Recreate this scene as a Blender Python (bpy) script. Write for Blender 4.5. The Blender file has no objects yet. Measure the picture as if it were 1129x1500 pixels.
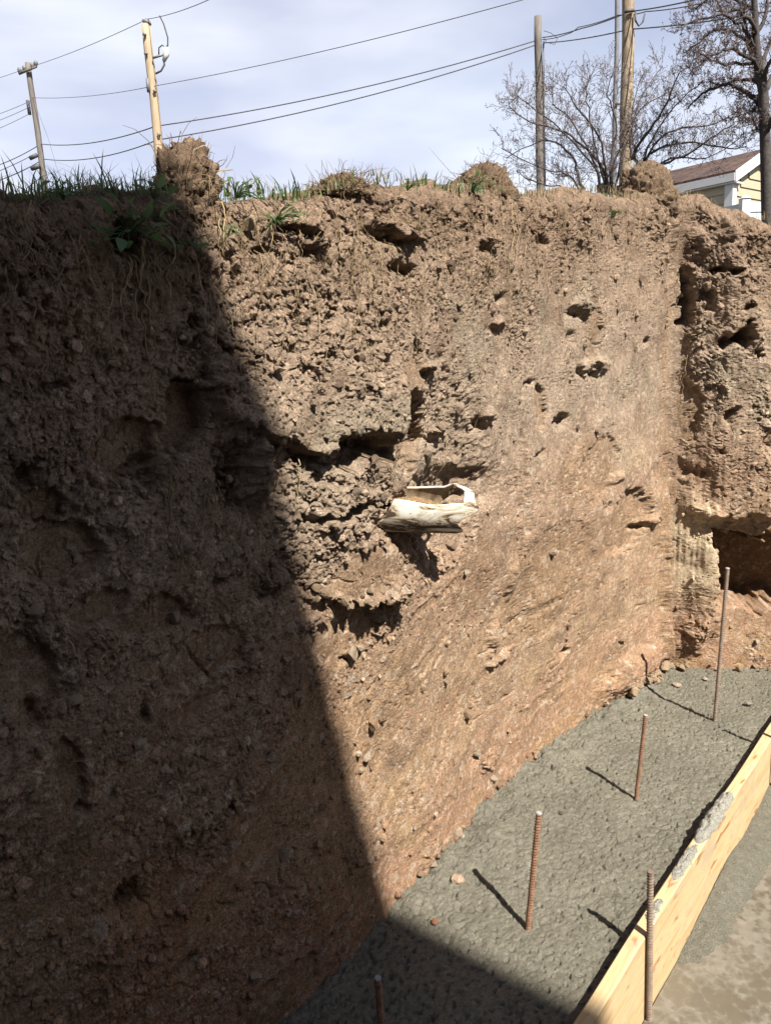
import bpy, math, random
import numpy as np
from mathutils import Vector, Matrix

scene = bpy.context.scene
col = scene.collection
R = math.radians
rng = np.random.default_rng(11)
random.seed(5)

# ------------------------------------------------------------------ camera
EYE = 1.7
PITCH, ROLL, F = R(12.0), R(-3.3), 1100.0
FW = np.array([0, math.cos(PITCH), -math.sin(PITCH)])
_rt = np.array([1.0, 0, 0]); _up = np.cross(_rt, FW)
RT = math.cos(ROLL) * _rt + math.sin(ROLL) * _up
UP = -math.sin(ROLL) * _rt + math.cos(ROLL) * _up
cam_d = bpy.data.cameras.new('camera'); cam = bpy.data.objects.new('camera', cam_d); col.objects.link(cam)
cam_d.sensor_fit = 'VERTICAL'; cam_d.sensor_height = 36.0; cam_d.lens = 36.0 * F / 1500.0
cam_d.clip_start = 0.05; cam_d.clip_end = 3000
M4 = Matrix(((RT[0], UP[0], -FW[0], 0), (RT[1], UP[1], -FW[1], 0), (RT[2], UP[2], -FW[2], EYE), (0, 0, 0, 1)))
cam.matrix_world = M4
scene.camera = cam

# ------------------------------------------------------------------ sun, sky, exposure
SUN_AZ, SUN_EL = R(-31.5), R(51)          # travel direction of the light, measured from +y towards +x
SD = np.array([math.sin(SUN_AZ) * math.cos(SUN_EL), math.cos(SUN_AZ) * math.cos(SUN_EL), -math.sin(SUN_EL)])
sun_d = bpy.data.lights.new('sun', 'SUN'); sun_d.energy = 5.0; sun_d.angle = R(0.45); sun_d.color = (1.0, 0.94, 0.85)
sun = bpy.data.objects.new('sun', sun_d); col.objects.link(sun)
sun.rotation_euler = Vector(SD).to_track_quat('-Z', 'Y').to_euler()
world = bpy.data.worlds.new('World'); scene.world = world; world.use_nodes = True
wt = world.node_tree; wt.nodes.clear()
wo = wt.nodes.new('ShaderNodeOutputWorld'); bg = wt.nodes.new('ShaderNodeBackground')
sky = wt.nodes.new('ShaderNodeTexSky'); sky.sky_type = 'NISHITA'; sky.sun_disc = False
sky.sun_elevation = SUN_EL
sky.sun_rotation = math.atan2(-SD[0], -SD[1])
sky.air_density = 0.8; sky.dust_density = 1.0
tc = wt.nodes.new('ShaderNodeTexCoord'); mp = wt.nodes.new('ShaderNodeMapping')
mp.inputs['Scale'].default_value = (1.0, 1.0, 3.4); mp.inputs['Location'].default_value = (0.37, 0.0, -0.22)
mp.inputs['Rotation'].default_value = (0, R(5), 0)
n1 = wt.nodes.new('ShaderNodeTexNoise'); n1.inputs['Scale'].default_value = 1.9; n1.inputs['Detail'].default_value = 5; n1.inputs['Roughness'].default_value = 0.5
n1.inputs['Distortion'].default_value = 0.4
n2 = wt.nodes.new('ShaderNodeTexNoise'); n2.inputs['Scale'].default_value = 2.6; n2.inputs['Detail'].default_value = 4; n2.inputs['Roughness'].default_value = 0.45
mp2 = wt.nodes.new('ShaderNodeMapping'); mp2.inputs['Scale'].default_value = (1, 1, 3.0); mp2.inputs['Location'].default_value = (3.1, 1.7, 0.4)
r1 = wt.nodes.new('ShaderNodeValToRGB'); r1.color_ramp.elements[0].position = 0.34; r1.color_ramp.elements[1].position = 0.62
r1.color_ramp.elements[0].color = (0.62, 0.62, 0.62, 1); r1.color_ramp.elements[1].color = (1, 1, 1, 1)
r2 = wt.nodes.new('ShaderNodeValToRGB'); r2.color_ramp.elements[0].position = 0.36; r2.color_ramp.elements[1].position = 0.66
r2.color_ramp.elements[0].color = (4.5, 4.75, 5.9, 1); r2.color_ramp.elements[1].color = (7.2, 7.4, 8.0, 1)
mix = wt.nodes.new('ShaderNodeMix'); mix.data_type = 'RGBA'
L = wt.links.new
L(tc.outputs['Generated'], mp.inputs[0]); L(tc.outputs['Generated'], mp2.inputs[0])
L(mp.outputs[0], n1.inputs['Vector']); L(mp2.outputs[0], n2.inputs['Vector'])
L(n1.outputs[0], r1.inputs[0]); L(n2.outputs[0], r2.inputs[0])
sx_ = wt.nodes.new('ShaderNodeSeparateXYZ'); L(tc.outputs['Generated'], sx_.inputs[0])
ef = wt.nodes.new('ShaderNodeMapRange'); ef.interpolation_type = 'SMOOTHSTEP'     # the cloud bank thins out overhead, where the sun shines clear
ef.inputs['From Min'].default_value = 0.45; ef.inputs['From Max'].default_value = 0.75; ef.inputs['To Min'].default_value = 1.0; ef.inputs['To Max'].default_value = 0.10
L(sx_.outputs['Z'], ef.inputs['Value'])
cv = wt.nodes.new('ShaderNodeMath'); cv.operation = 'MULTIPLY'; L(r1.outputs[0], cv.inputs[0]); L(ef.outputs[0], cv.inputs[1])
L(cv.outputs[0], mix.inputs['Factor']); L(sky.outputs[0], mix.inputs['A']); L(r2.outputs[0], mix.inputs['B'])
hz_ = wt.nodes.new('ShaderNodeMapRange'); hz_.inputs['From Min'].default_value = 0.1; hz_.inputs['From Max'].default_value = 0.5; hz_.inputs['To Min'].default_value = 1.2; hz_.inputs['To Max'].default_value = 1.0
L(sx_.outputs['Z'], hz_.inputs['Value'])
ml = wt.nodes.new('ShaderNodeVectorMath'); ml.operation = 'SCALE'; L(mix.outputs['Result'], ml.inputs[0]); L(hz_.outputs[0], ml.inputs['Scale'])
L(ml.outputs[0], bg.inputs[0]); bg.inputs[1].default_value = 0.05
L(bg.outputs[0], wo.inputs[0])
vs = scene.view_settings
vs.view_transform = 'Standard'; vs.look = 'None'; vs.gamma = 1.0; vs.use_curve_mapping = False; vs.exposure = 1.55

# ------------------------------------------------------------------ measuring helpers
def ray(x, y):
    d = FW * F + RT * (x - 564.5) - UP * (y - 750.0)
    return d / np.linalg.norm(d)
CAM = np.array([0, 0, EYE])
def at_z(x, y, z):
    d = ray(x, y); return CAM + d * ((z - EYE) / d[2])
def at_y(x, y, Y):
    d = ray(x, y); return CAM + d * (Y / d[1])

# ------------------------------------------------------------------ numpy noise
def _h(ix, iy, seed):
    h = (ix.astype(np.int64) * 374761393 + iy.astype(np.int64) * 668265263 + seed * 974711) & 0xffffffff
    h = ((h ^ (h >> 13)) * 1274126177) & 0xffffffff
    h = ((h ^ (h >> 16)) * 2246822519) & 0xffffffff
    return (h ^ (h >> 15)) & 0xffffffff
def _u(h): return h.astype(np.float32) * np.float32(1.0 / 4294967296.0)
def vnoise(x, y, seed=0):
    ix = np.floor(x); iy = np.floor(y); fx = (x - ix).astype(np.float32); fy = (y - iy).astype(np.float32)
    ix = ix.astype(np.int64); iy = iy.astype(np.int64)
    def g(ax, ay, px, py):
        a = _u(_h(ax, ay, seed)) * np.float32(6.2831853)
        return np.cos(a) * px + np.sin(a) * py
    u = fx * fx * fx * (fx * (fx * 6 - 15) + 10); v = fy * fy * fy * (fy * (fy * 6 - 15) + 10)
    a = g(ix, iy, fx, fy); b = g(ix + 1, iy, fx - 1, fy); c = g(ix, iy + 1, fx, fy - 1); d = g(ix + 1, iy + 1, fx - 1, fy - 1)
    return ((a * (1 - u) + b * u) * (1 - v) + (c * (1 - u) + d * u) * v) * np.float32(1.5)
def fbm(x, y, seed=0, o=4, g=0.5):
    r = 0; a = 1.0; t = 0
    for k in range(o):
        r = r + a * vnoise(x * 2.03 ** k + 17.3 * k, y * 2.03 ** k - 9.1 * k, seed + k); t += a; a *= g
    return r / t
def domes(x, y, seed, keep=1.0, power=0.6, tilt=0.8):
    """broken, tilted lumps: height and a random number per lump"""
    ix = np.floor(x).astype(np.int64); iy = np.floor(y).astype(np.int64)
    H = np.zeros(x.shape, np.float32); I = np.zeros(x.shape, np.float32)
    for dx in (-1, 0, 1):
        for dy in (-1, 0, 1):
            h = _h(ix + dx, iy + dy, seed)
            jx = (h & 255).astype(np.float32) / 255; jy = ((h >> 8) & 255).astype(np.float32) / 255
            rr = 0.4 + 0.45 * ((h >> 16) & 255).astype(np.float32) / 255; rnd = ((h >> 24) & 255).astype(np.float32) / 255
            ex = (ix + dx + jx - x).astype(np.float32) / rr; ey = (iy + dy + jy - y).astype(np.float32) / rr
            d = np.clip(1 - (ex * ex + ey * ey) ** 1.3, 0, 1) ** power
            v = d * (0.25 + 0.75 * ((rnd * 7.13) % 1)) * (1 + tilt * (ex * (((rnd * 3.7) % 1) - .5) * 1.6 + ey * (((rnd * 5.3) % 1) - .25)))
            v = np.where(rnd < keep, v, 0)
            m = v > H
            H = np.where(m, v, H); I = np.where(m, rnd, I)
    return H, I
def sstep(a, b, x):
    t = np.clip((x - a) / (b - a), 0, 1); return t * t * (3 - 2 * t)
def _h3(ix, iy, iz, seed): return _h(ix + iz * 7919, iy - iz * 104729, seed)
def worley3(p, seed):
    q = np.floor(p).astype(np.int64); H = np.zeros(len(p), np.float32)
    for dx in (-1, 0, 1):
        for dy in (-1, 0, 1):
            for dz in (-1, 0, 1):
                h = _h3(q[:, 0] + dx, q[:, 1] + dy, q[:, 2] + dz, seed)
                e = np.stack([q[:, 0] + dx + (h & 255) / 255, q[:, 1] + dy + ((h >> 8) & 255) / 255, q[:, 2] + dz + ((h >> 16) & 255) / 255], 1) - p
                rnd = ((h >> 24) & 255) / 255
                v = np.clip(1 - (e ** 2).sum(1) / 0.6, 0, 1) ** .6 * (.3 + .7 * rnd)
                H = np.maximum(H, v)
    return H

# ------------------------------------------------------------------ object helpers
def tag(o, label=None, cat=None, group=None, kind=None):
    if label: o['label'] = label
    if cat: o['category'] = cat
    if group: o['group'] = group
    if kind: o['kind'] = kind
    return o
def empty(name, loc=(0, 0, 0), rz=0.0):
    o = bpy.data.objects.new(name, None); col.objects.link(o); o.location = loc; o.rotation_euler = (0, 0, rz); o.empty_display_size = 0.1
    return o
def link(name, me, parent=None):
    o = bpy.data.objects.new(name, me); col.objects.link(o)
    if parent is not None: o.parent = parent
    return o
def arr_mesh(name, V, Fc, mat, colors=None, smooth=True):
    """V (n,3), Fc (m,k) int array"""
    V = np.asarray(V, np.float32); Fc = np.asarray(Fc, np.int32)
    me = bpy.data.meshes.new(name); k = Fc.shape[1]
    me.vertices.add(len(V)); me.vertices.foreach_set('co', V.ravel())
    me.loops.add(Fc.size); me.loops.foreach_set('vertex_index', Fc.ravel())
    me.polygons.add(len(Fc)); me.polygons.foreach_set('loop_start', np.arange(0, Fc.size, k, dtype=np.int32))
    me.polygons.foreach_set('loop_total', np.full(len(Fc), k, np.int32))
    me.polygons.foreach_set('use_smooth', np.full(len(Fc), bool(smooth)))
    me.update(calc_edges=True)
    if colors is not None:
        at = me.color_attributes.new('tone', 'FLOAT_COLOR', 'POINT')
        c = np.ones((len(V), 4), np.float32); c[:, :3] = colors; at.data.foreach_set('color', c.ravel())
    me.materials.append(mat)
    return me
class MB:
    """collects shapes into one mesh"""
    def __init__(s): s.v = []; s.f = []
    def add(s, vs, fs):
        b = len(s.v); s.v += [tuple(v) for v in vs]; s.f += [tuple(i + b for i in f) for f in fs]; return s
    def box(s, c, d, rot=None):
        c = Vector(c); d = Vector(d) / 2; vs = []
        for x in (-1, 1):
            for y in (-1, 1):
                for z in (-1, 1):
                    p = Vector((x * d.x, y * d.y, z * d.z))
                    if rot is not None: p = rot @ p
                    vs.append(c + p)
        return s.add(vs, [(0, 1, 3, 2), (4, 6, 7, 5), (0, 4, 5, 1), (2, 3, 7, 6), (0, 2, 6, 4), (1, 5, 7, 3)])
    def tube(s, pts, rad, k=6, cap=True):
        pts = [Vector(p) for p in pts]; n = len(pts)
        if not hasattr(rad, '__len__'): rad = [rad] * n
        vs = []; prev = None
        for i, p in enumerate(pts):
            t = (pts[min(i + 1, n - 1)] - pts[max(i - 1, 0)])
            if t.length < 1e-9: t = Vector((0, 0, 1))
            t.normalize()
            if prev is None:
                a = Vector((1, 0, 0)) if abs(t.x) < .8 else Vector((0, 1, 0)); u = t.cross(a).normalized()
            else: u = (prev - t * prev.dot(t)).normalized()
            prev = u; w = t.cross(u)
            for j in range(k):
                g = 2 * math.pi * j / k; vs.append(p + (u * math.cos(g) + w * math.sin(g)) * rad[i])
        fs = [(i * k + j, i * k + (j + 1) % k, (i + 1) * k + (j + 1) % k, (i + 1) * k + j) for i in range(n - 1) for j in range(k)]
        if cap: fs += [tuple(range(k - 1, -1, -1)), tuple((n - 1) * k + j for j in range(k))]
        return s.add(vs, fs)
    def prism(s, poly, off):
        """poly: 3D ring, extruded by vector off"""
        n = len(poly); o = Vector(off); a = [Vector(p) for p in poly]
        return s.add(a + [p + o for p in a], [tuple(range(n - 1, -1, -1)), tuple(range(n, 2 * n))] + [(i, (i + 1) % n, n + (i + 1) % n, n + i) for i in range(n)])
    def mesh(s, name, mat, smooth=False):
        me = bpy.data.meshes.new(name); me.from_pydata(s.v, [], s.f); me.update()
        if smooth: me.polygons.foreach_set('use_smooth', [True] * len(me.polygons))
        me.materials.append(mat); return me
    def build(s, name, mat, parent=None, smooth=False): return link(name, s.mesh(name, mat, smooth), parent)
def ico(sub):
    import bmesh
    bm = bmesh.new(); bmesh.ops.create_icosphere(bm, subdivisions=sub, radius=1.0)
    V = np.array([v.co[:] for v in bm.verts], np.float32); T = np.array([[v.index for v in f.verts] for f in bm.faces], np.int32); bm.free()
    return V, T

# ------------------------------------------------------------------ materials
class Mat:
    def __init__(s, name, rough=0.9, spec=0.2):
        s.m = bpy.data.materials.new(name); s.m.use_nodes = True; s.t = s.m.node_tree
        s.b = s.t.nodes['Principled BSDF']; s.b.inputs['Roughness'].default_value = rough
        s.b.inputs['Specular IOR Level'].default_value = spec
        s.tcn = None
    def n(s, t, **kw):
        nd = s.t.nodes.new(t)
        for k, v in kw.items(): setattr(nd, k, v)
        return nd
    def l(s, a, b): s.t.links.new(a, b)
    def pos(s, scale=(1, 1, 1), space='Object', rot=(0, 0, 0)):
        if s.tcn is None: s.tcn = s.n('ShaderNodeTexCoord')
        m = s.n('ShaderNodeMapping'); m.inputs['Scale'].default_value = scale; m.inputs['Rotation'].default_value = rot
        s.l(s.tcn.outputs[space], m.inputs[0]); return m.outputs[0]
    def noise(s, vec, sc, det=4, ro=0.6, dist=0):
        nd = s.n('ShaderNodeTexNoise'); nd.inputs['Scale'].default_value = sc; nd.inputs['Detail'].default_value = det
        nd.inputs['Roughness'].default_value = ro; nd.inputs['Distortion'].default_value = dist
        s.l(vec, nd.inputs['Vector']); return nd.outputs[0]
    def ramp(s, fac, stops):
        nd = s.n('ShaderNodeValToRGB'); e = nd.color_ramp.elements
        while len(e) < len(stops): e.new(0.5)
        for i, (p, c) in enumerate(stops):
            e[i].position = p; e[i].color = (*c, 1) if hasattr(c, '__len__') else (c, c, c, 1)
        s.l(fac, nd.inputs[0]); return nd.outputs[0]
    def mix(s, fac, a, b, blend='MIX'):
        nd = s.n('ShaderNodeMix'); nd.data_type = 'RGBA'; nd.blend_type = blend
        for key, v in (('Factor', fac), ('A', a), ('B', b)):
            if isinstance(v, (int, float)): nd.inputs[key].default_value = v
            elif isinstance(v, tuple): nd.inputs[key].default_value = (*v, 1)
            else: s.l(v, nd.inputs[key])
        return nd.outputs['Result']
    def base(s, c):
        if isinstance(c, tuple): s.b.inputs['Base Color'].default_value = (*c, 1)
        else: s.l(c, s.b.inputs['Base Color'])
        return s
    def rough(s, r):
        s.l(r, s.b.inputs['Roughness']); return s
    def bump(s, h, strength=0.4, dist=0.005, prev=None):
        nd = s.n('ShaderNodeBump'); nd.inputs['Strength'].default_value = strength; nd.inputs['Distance'].default_value = dist
        s.l(h, nd.inputs['Height'])
        if prev is not None: s.l(prev, nd.inputs['Normal'])
        s.l(nd.outputs[0], s.b.inputs['Normal']); return nd.outputs[0]

def mat_soil(name, use='attr', tint=(1, 1, 1)):
    m = Mat(name, 0.95, 0.12)
    p = m.pos()
    if use == 'attr':
        a = m.n('ShaderNodeAttribute'); a.attribute_name = 'tone'; c = a.outputs['Color']
    else:
        a = m.n('ShaderNodeObjectInfo'); c = a.outputs['Color']
    f = m.noise(p, 60, 6, 0.7)
    c = m.mix(1.0, c, m.ramp(f, [(0.3, (0.47, 0.44, 0.395)), (0.5, (0.79, 0.745, 0.685)), (0.72, (1.12, 1.04, 0.95))]), 'MULTIPLY')
    g = m.noise(p, 230, 4, 0.7)
    c = m.mix(1.0, c, m.ramp(g, [(0.32, 0.58), (0.52, 1.0), (0.7, 1.45)]), 'MULTIPLY')
    m.base(c)
    b = m.bump(m.noise(p, 330, 5, 0.75), 0.8, 0.007)
    m.bump(m.noise(p, 120, 5, 0.75), 0.7, 0.015, b)
    return m.m
M = {}
M['soil'] = mat_soil('bank_soil')
M['clod'] = mat_soil('clod_soil', 'obj')
def mat_concrete():
    m = Mat('wet_concrete', 0.5, 0.28); p = m.pos()
    a = m.n('ShaderNodeAttribute'); a.attribute_name = 'tone'
    f = m.noise(p, 45, 6, 0.65)
    c = m.mix(1.0, a.outputs['Color'], m.ramp(f, [(0.3, (0.60, 0.60, 0.58)), (0.55, (0.79, 0.80, 0.78)), (0.75, (0.95, 0.96, 0.93))]), 'MULTIPLY')
    g = m.noise(p, 330, 2, 0.6)
    c = m.mix(1.0, c, m.ramp(g, [(0.34, 0.6), (0.5, 1.0), (0.68, 1.45)]), 'MULTIPLY')
    m.base(c); m.rough(m.ramp(m.noise(p, 25, 4), [(0.38, 0.22), (0.65, 0.62)]))
    b = m.bump(m.noise(p, 300, 5, 0.8), 0.8, 0.006); m.bump(m.noise(p, 130, 5, 0.7), 0.55, 0.008, b)
    return m.m
M['concrete'] = mat_concrete()
def simple(name, c1, c2, scale=30, rough=0.8, bump=0.2, bs=None, spec=0.3, stretch=(1, 1, 1)):
    m = Mat(name, rough, spec); p = m.pos(stretch)
    m.base(m.ramp(m.noise(p, scale, 5, 0.65), [(0.32, c1), (0.68, c2)]))
    if bump: m.bump(m.noise(p, bs or scale * 4, 4, 0.65), bump, 0.004)
    return m.m
def mat_wood():
    m = Mat('form_lumber', 0.6, 0.25)
    p = m.pos((1.0, 9.0, 9.0))
    g = m.noise(p, 3.2, 6, 0.62, 1.6)
    c = m.ramp(g, [(0.3, (0.29, 0.185, 0.088)), (0.45, (0.37, 0.265, 0.142)), (0.6, (0.40, 0.30, 0.175)), (0.75, (0.325, 0.215, 0.105))])
    k = m.noise(m.pos((2.2, 7.5, 7.5)), 4.0, 2, 0.5, 0.4)
    c = m.mix(m.ramp(k, [(0.63, 0.0), (0.69, 0.85)]), c, (0.216, 0.0936, 0.036))
    k2 = m.noise(m.pos((14, 40, 40)), 3.0, 3, 0.6)
    c = m.mix(m.ramp(k2, [(0.66, 0.0), (0.72, 0.8)]), c, (0.115, 0.0612, 0.0324))
    d = m.noise(m.pos((5, 5, 5)), 2.0, 5, 0.65)
    c = m.mix(m.ramp(d, [(0.52, 0.0), (0.66, 0.6)]), c, (0.245, 0.209, 0.158))
    m.base(c); m.bump(m.noise(m.pos((3, 60, 60)), 3.0, 5, 0.65), 0.35, 0.003)
    return m.m
M['wood'] = mat_wood()
M['rust'] = simple('rusted_steel', (0.08, 0.04, 0.024), (0.208, 0.112, 0.068), 90, 0.75, 0.35)
M['rust2'] = simple('lightly_rusted_steel', (0.0976, 0.0691, 0.0518), (0.19, 0.144, 0.11), 70, 0.6, 0.3)
M['steel_end'] = simple('sheared_steel', (0.16, 0.152, 0.148), (0.288, 0.272, 0.264), 120, 0.5, 0.2)
M['stone'] = simple('pale_stone', (0.23, 0.178, 0.133), (0.357, 0.288, 0.225), 60, 0.9, 0.5, 200)
M['bark'] = simple('bark', (0.0224, 0.0192, 0.0192), (0.068, 0.056, 0.052), 40, 0.9, 0.4)
M['twig'] = simple('twig_bark', (0.06, 0.05, 0.052), (0.13, 0.11, 0.112), 18, 0.9, 0)
M['bud'] = simple('bud', (0.064, 0.044, 0.04), (0.136, 0.092, 0.08), 9, 0.9, 0)
M['dryleaf'] = simple('dry_leaf', (0.04, 0.024, 0.02), (0.12, 0.068, 0.048), 7, 0.9, 0)
M['pole_old'] = simple('weathered_pole', (0.0749, 0.0662, 0.0576), (0.155, 0.138, 0.124), 7, 0.9, 0.3, 30, stretch=(6, 6, .5))
M['pole_new'] = simple('fresh_pole', (0.248, 0.184, 0.116), (0.344, 0.276, 0.192), 5, 0.8, 0.2, 25, stretch=(5, 5, .45))
M['pole_bark'] = simple('patchy_pole', (0.10, 0.075, 0.05), (0.30, 0.235, 0.16), 4, 0.85, 0.3, 25, stretch=(4, 4, 1.2))
M['metal'] = simple('dull_metal', (0.092, 0.0952, 0.104), (0.144, 0.147, 0.155), 6, 0.5, 0.1)
M['black'] = simple('black_cable', (0.036, 0.036, 0.04), (0.068, 0.068, 0.072), 20, 0.6, 0)
M['wire'] = simple('bare_wire', (0.0691, 0.0691, 0.0749), (0.115, 0.115, 0.121), 20, 0.5, 0)
M['siding'] = simple('cream_siding', (0.272, 0.24, 0.164), (0.304, 0.272, 0.192), 5, 0.6, 0.05)
M['trim'] = simple('white_trim', (0.426, 0.432, 0.438), (0.472, 0.478, 0.484), 5, 0.5, 0.02)
M['vinyl'] = simple('white_vinyl', (0.403, 0.426, 0.45), (0.45, 0.472, 0.49), 4, 0.45, 0)
M['brick'] = simple('dark_brick', (0.0403, 0.0259, 0.0202), (0.0749, 0.0461, 0.0346), 12, 0.9, 0.2)
def mat_shingle():
    m = Mat('brown_shingle', 0.9, 0.1); p = m.pos()
    br = m.n('ShaderNodeTexBrick'); br.inputs['Scale'].default_value = 1.0; br.inputs['Brick Width'].default_value = 0.33; br.inputs['Row Height'].default_value = 0.14
    br.inputs['Mortar Size'].default_value = 0.008; br.inputs['Color1'].default_value = (0.085, 0.058, 0.05, 1); br.inputs['Color2'].default_value = (0.05, 0.036, 0.033, 1); br.inputs['Mortar'].default_value = (0.04, 0.028, 0.025, 1)
    m.l(p, br.inputs[0]); m.base(m.mix(1.0, br.outputs[0], m.ramp(m.noise(p, 14, 4), [(0.3, 0.7), (0.7, 1.3)]), 'MULTIPLY')); return m.m
M['shingle'] = mat_shingle()
def mat_leaf(name, c1, c2):
    m = Mat(name, 0.5, 0.35); m.base(m.ramp(m.noise(m.pos(), 35, 4), [(0.3, c1), (0.7, c2)]))
    m.b.inputs['Transmission Weight'].default_value = 0.0
    tr = m.n('ShaderNodeBsdfTranslucent'); tr.inputs[0].default_value = (*[min(1, x * 1.6) for x in c2], 1)
    mx = m.n('ShaderNodeMixShader'); mx.inputs[0].default_value = 0.3
    m.l(m.b.outputs[0], mx.inputs[1]); m.l(tr.outputs[0], mx.inputs[2])
    m.l(mx.outputs[0], m.t.nodes['Material Output'].inputs[0]); return m.m
M['grass'] = mat_leaf('grass_blade', (0.035, 0.062, 0.02), (0.095, 0.14, 0.045))
M['straw'] = mat_leaf('dry_straw', (0.128, 0.088, 0.048), (0.24, 0.176, 0.096))
M['weed'] = mat_leaf('weed_leaf', (0.035, 0.075, 0.028), (0.085, 0.14, 0.05))
M['root'] = simple('root_skin', (0.072, 0.048, 0.0296), (0.168, 0.12, 0.072), 40, 0.9, 0.2)
M['root_pale'] = simple('pale_root', (0.242, 0.178, 0.0976), (0.334, 0.259, 0.155), 40, 0.9, 0.1)
def mat_pipe():
    m = Mat('dirty_white_pipe', 0.42, 0.4); p = m.pos()
    c = m.ramp(m.noise(p, 9, 3), [(0.3, (0.36, 0.343, 0.295)), (0.7, (0.46, 0.45, 0.41))])
    st = m.noise(m.pos((3.0, 14, 14)), 2.4, 6, 0.68, 0.8)
    sep = m.n('ShaderNodeSeparateXYZ'); m.l(m.tcn.outputs['Object'], sep.inputs[0])
    hz = m.n('ShaderNodeMapRange'); hz.inputs['From Min'].default_value = 0.03; hz.inputs['From Max'].default_value = -0.05
    hz.inputs['To Min'].default_value = -0.09; hz.inputs['To Max'].default_value = 0.05
    m.l(sep.outputs['Z'], hz.inputs['Value'])
    ad = m.n('ShaderNodeMath'); ad.operation = 'ADD'; m.l(st, ad.inputs[0]); m.l(hz.outputs[0], ad.inputs[1])
    c = m.mix(m.ramp(ad.outputs[0], [(0.42, 0.0), (0.53, 0.9)]), c, (0.23, 0.173, 0.0976))
    c = m.mix(m.ramp(ad.outputs[0], [(0.525, 0.0), (0.56, 1.0)]), c, (0.0432, 0.0242, 0.0144))
    fl = m.noise(p, 120, 3, 0.6)
    c = m.mix(m.ramp(fl, [(0.64, 0.0), (0.70, 0.8)]), c, (0.092, 0.0576, 0.0346))
    m.base(c); m.rough(m.ramp(ad.outputs[0], [(0.45, 0.35), (0.6, 0.9)])); m.bump(fl, 0.2, 0.002)
    return m.m
M['pipe'] = mat_pipe()
M['pipe_in'] = simple('mud_coated_inside', (0.08, 0.048, 0.028), (0.288, 0.224, 0.144), 22, 0.85, 0.4, 90)
def mat_water():
    m = Mat('muddy_water', 0.08, 0.5); p = m.pos()
    a = m.noise(p, 3.0, 5, 0.55, 0.5); v = m.n('ShaderNodeTexVoronoi'); v.inputs['Scale'].default_value = 34; v.inputs['Randomness'].default_value = 1
    vv = m.n('ShaderNodeVectorMath'); vv.operation = 'ADD'; nz = m.n('ShaderNodeTexNoise'); nz.inputs['Scale'].default_value = 14
    m.l(p, nz.inputs[0]); sc = m.n('ShaderNodeVectorMath'); sc.operation = 'SCALE'; sc.inputs['Scale'].default_value = 0.05
    m.l(nz.outputs['Color'], sc.inputs[0]); m.l(p, vv.inputs[0]); m.l(sc.outputs[0], vv.inputs[1]); m.l(vv.outputs[0], v.inputs['Vector'])
    ad = m.n('ShaderNodeMath'); ad.operation = 'MULTIPLY_ADD'; ad.inputs[1].default_value = 0.38; m.l(v.outputs['Distance'], ad.inputs[0]); m.l(a, ad.inputs[2])
    d = m.noise(p, 40, 5, 0.6)
    ad2 = m.n('ShaderNodeMath'); ad2.operation = 'MULTIPLY_ADD'; ad2.inputs[1].default_value = 0.42; m.l(d, ad2.inputs[0]); m.l(ad.outputs[0], ad2.inputs[2])
    scum = m.ramp(ad2.outputs[0], [(0.80, 0.0), (1.0, 0.8)])
    wat = m.ramp(m.noise(p, 2.2, 4, 0.5), [(0.35, (0.062, 0.050, 0.034)), (0.65, (0.105, 0.091, 0.067))])
    m.base(m.mix(scum, wat, m.ramp(d, [(0.3, (0.105, 0.094, 0.075)), (0.7, (0.17, 0.155, 0.128))])))
    m.rough(m.ramp(scum, [(0.0, 0.05), (0.8, 0.35)])); m.bump(scum, 0.25, 0.002)
    return m.m
M['water'] = mat_water()
M['mud'] = simple('pit_mud', (0.0976, 0.0778, 0.0576), (0.155, 0.13, 0.101), 14, 0.75, 0.6, 70)
M['turf'] = simple('turf_ground', (0.0288, 0.0317, 0.0144), (0.0864, 0.0662, 0.0374), 6, 0.95, 0.6, 30)

# ------------------------------------------------------------------ the earth bank
W0 = np.array([-0.05, 2.06]); WD = np.array([0.67, 0.742]); WD /= np.linalg.norm(WD); WN = np.array([WD[1], -WD[0]])
def bulge(s, z):
    """the bank leans out at mid height, most of all left of the pipe"""
    f = 1 - .62 * sstep(.0, .35, s) - .38 * sstep(.5, 1.1, s)
    return np.interp(z, [.25, .55, .9, 1.15, 1.35, 1.55, 1.85, 2.1], [0, .015, .045, .06, .085, .105, .11, .09]) * f
def main_sz(x, y, extra=0.0):
    d = ray(x, y); off = extra
    for _ in range(5):
        t = (W0 @ WN + off) / (d[:2] @ WN); p = CAM + d * t; s = (p[:2] - W0) @ WD; off = float(bulge(s, p[2])) + extra
    return s, p[2]
_c = at_z(968, 975, 0)[:2]; SC = float((_c - W0) @ WD); CP = W0 + SC * WD
RD = np.array([0.99, -0.13]); RD /= np.linalg.norm(RD); RN = np.array([RD[1], -RD[0]])
def right_sz(x, y):
    d = ray(x, y); t = (CP @ RN) / (d[:2] @ RN); p = CAM + d * t
    return SC + (p[:2] - CP) @ RD, p[2]
tops = [main_sz(x, y) for x, y in ((-500, 300), (-60, 290), (0, 288), (110, 284), (240, 276), (350, 284), (460, 282), (500, 266), (530, 256), (560, 264), (620, 273), (690, 282), (745, 276), (800, 283), (860, 281), (930, 288), (972, 290))]
tops += [right_sz(x, y) for x, y in ((1000, 284), (1030, 290), (1062, 312), (1100, 322), (1160, 322), (1300, 320))]
tops = np.array(tops)
Z0, LIP = -0.12, 0.06
S_END = SC + 1.5
s_list = [-1.75]
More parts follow.
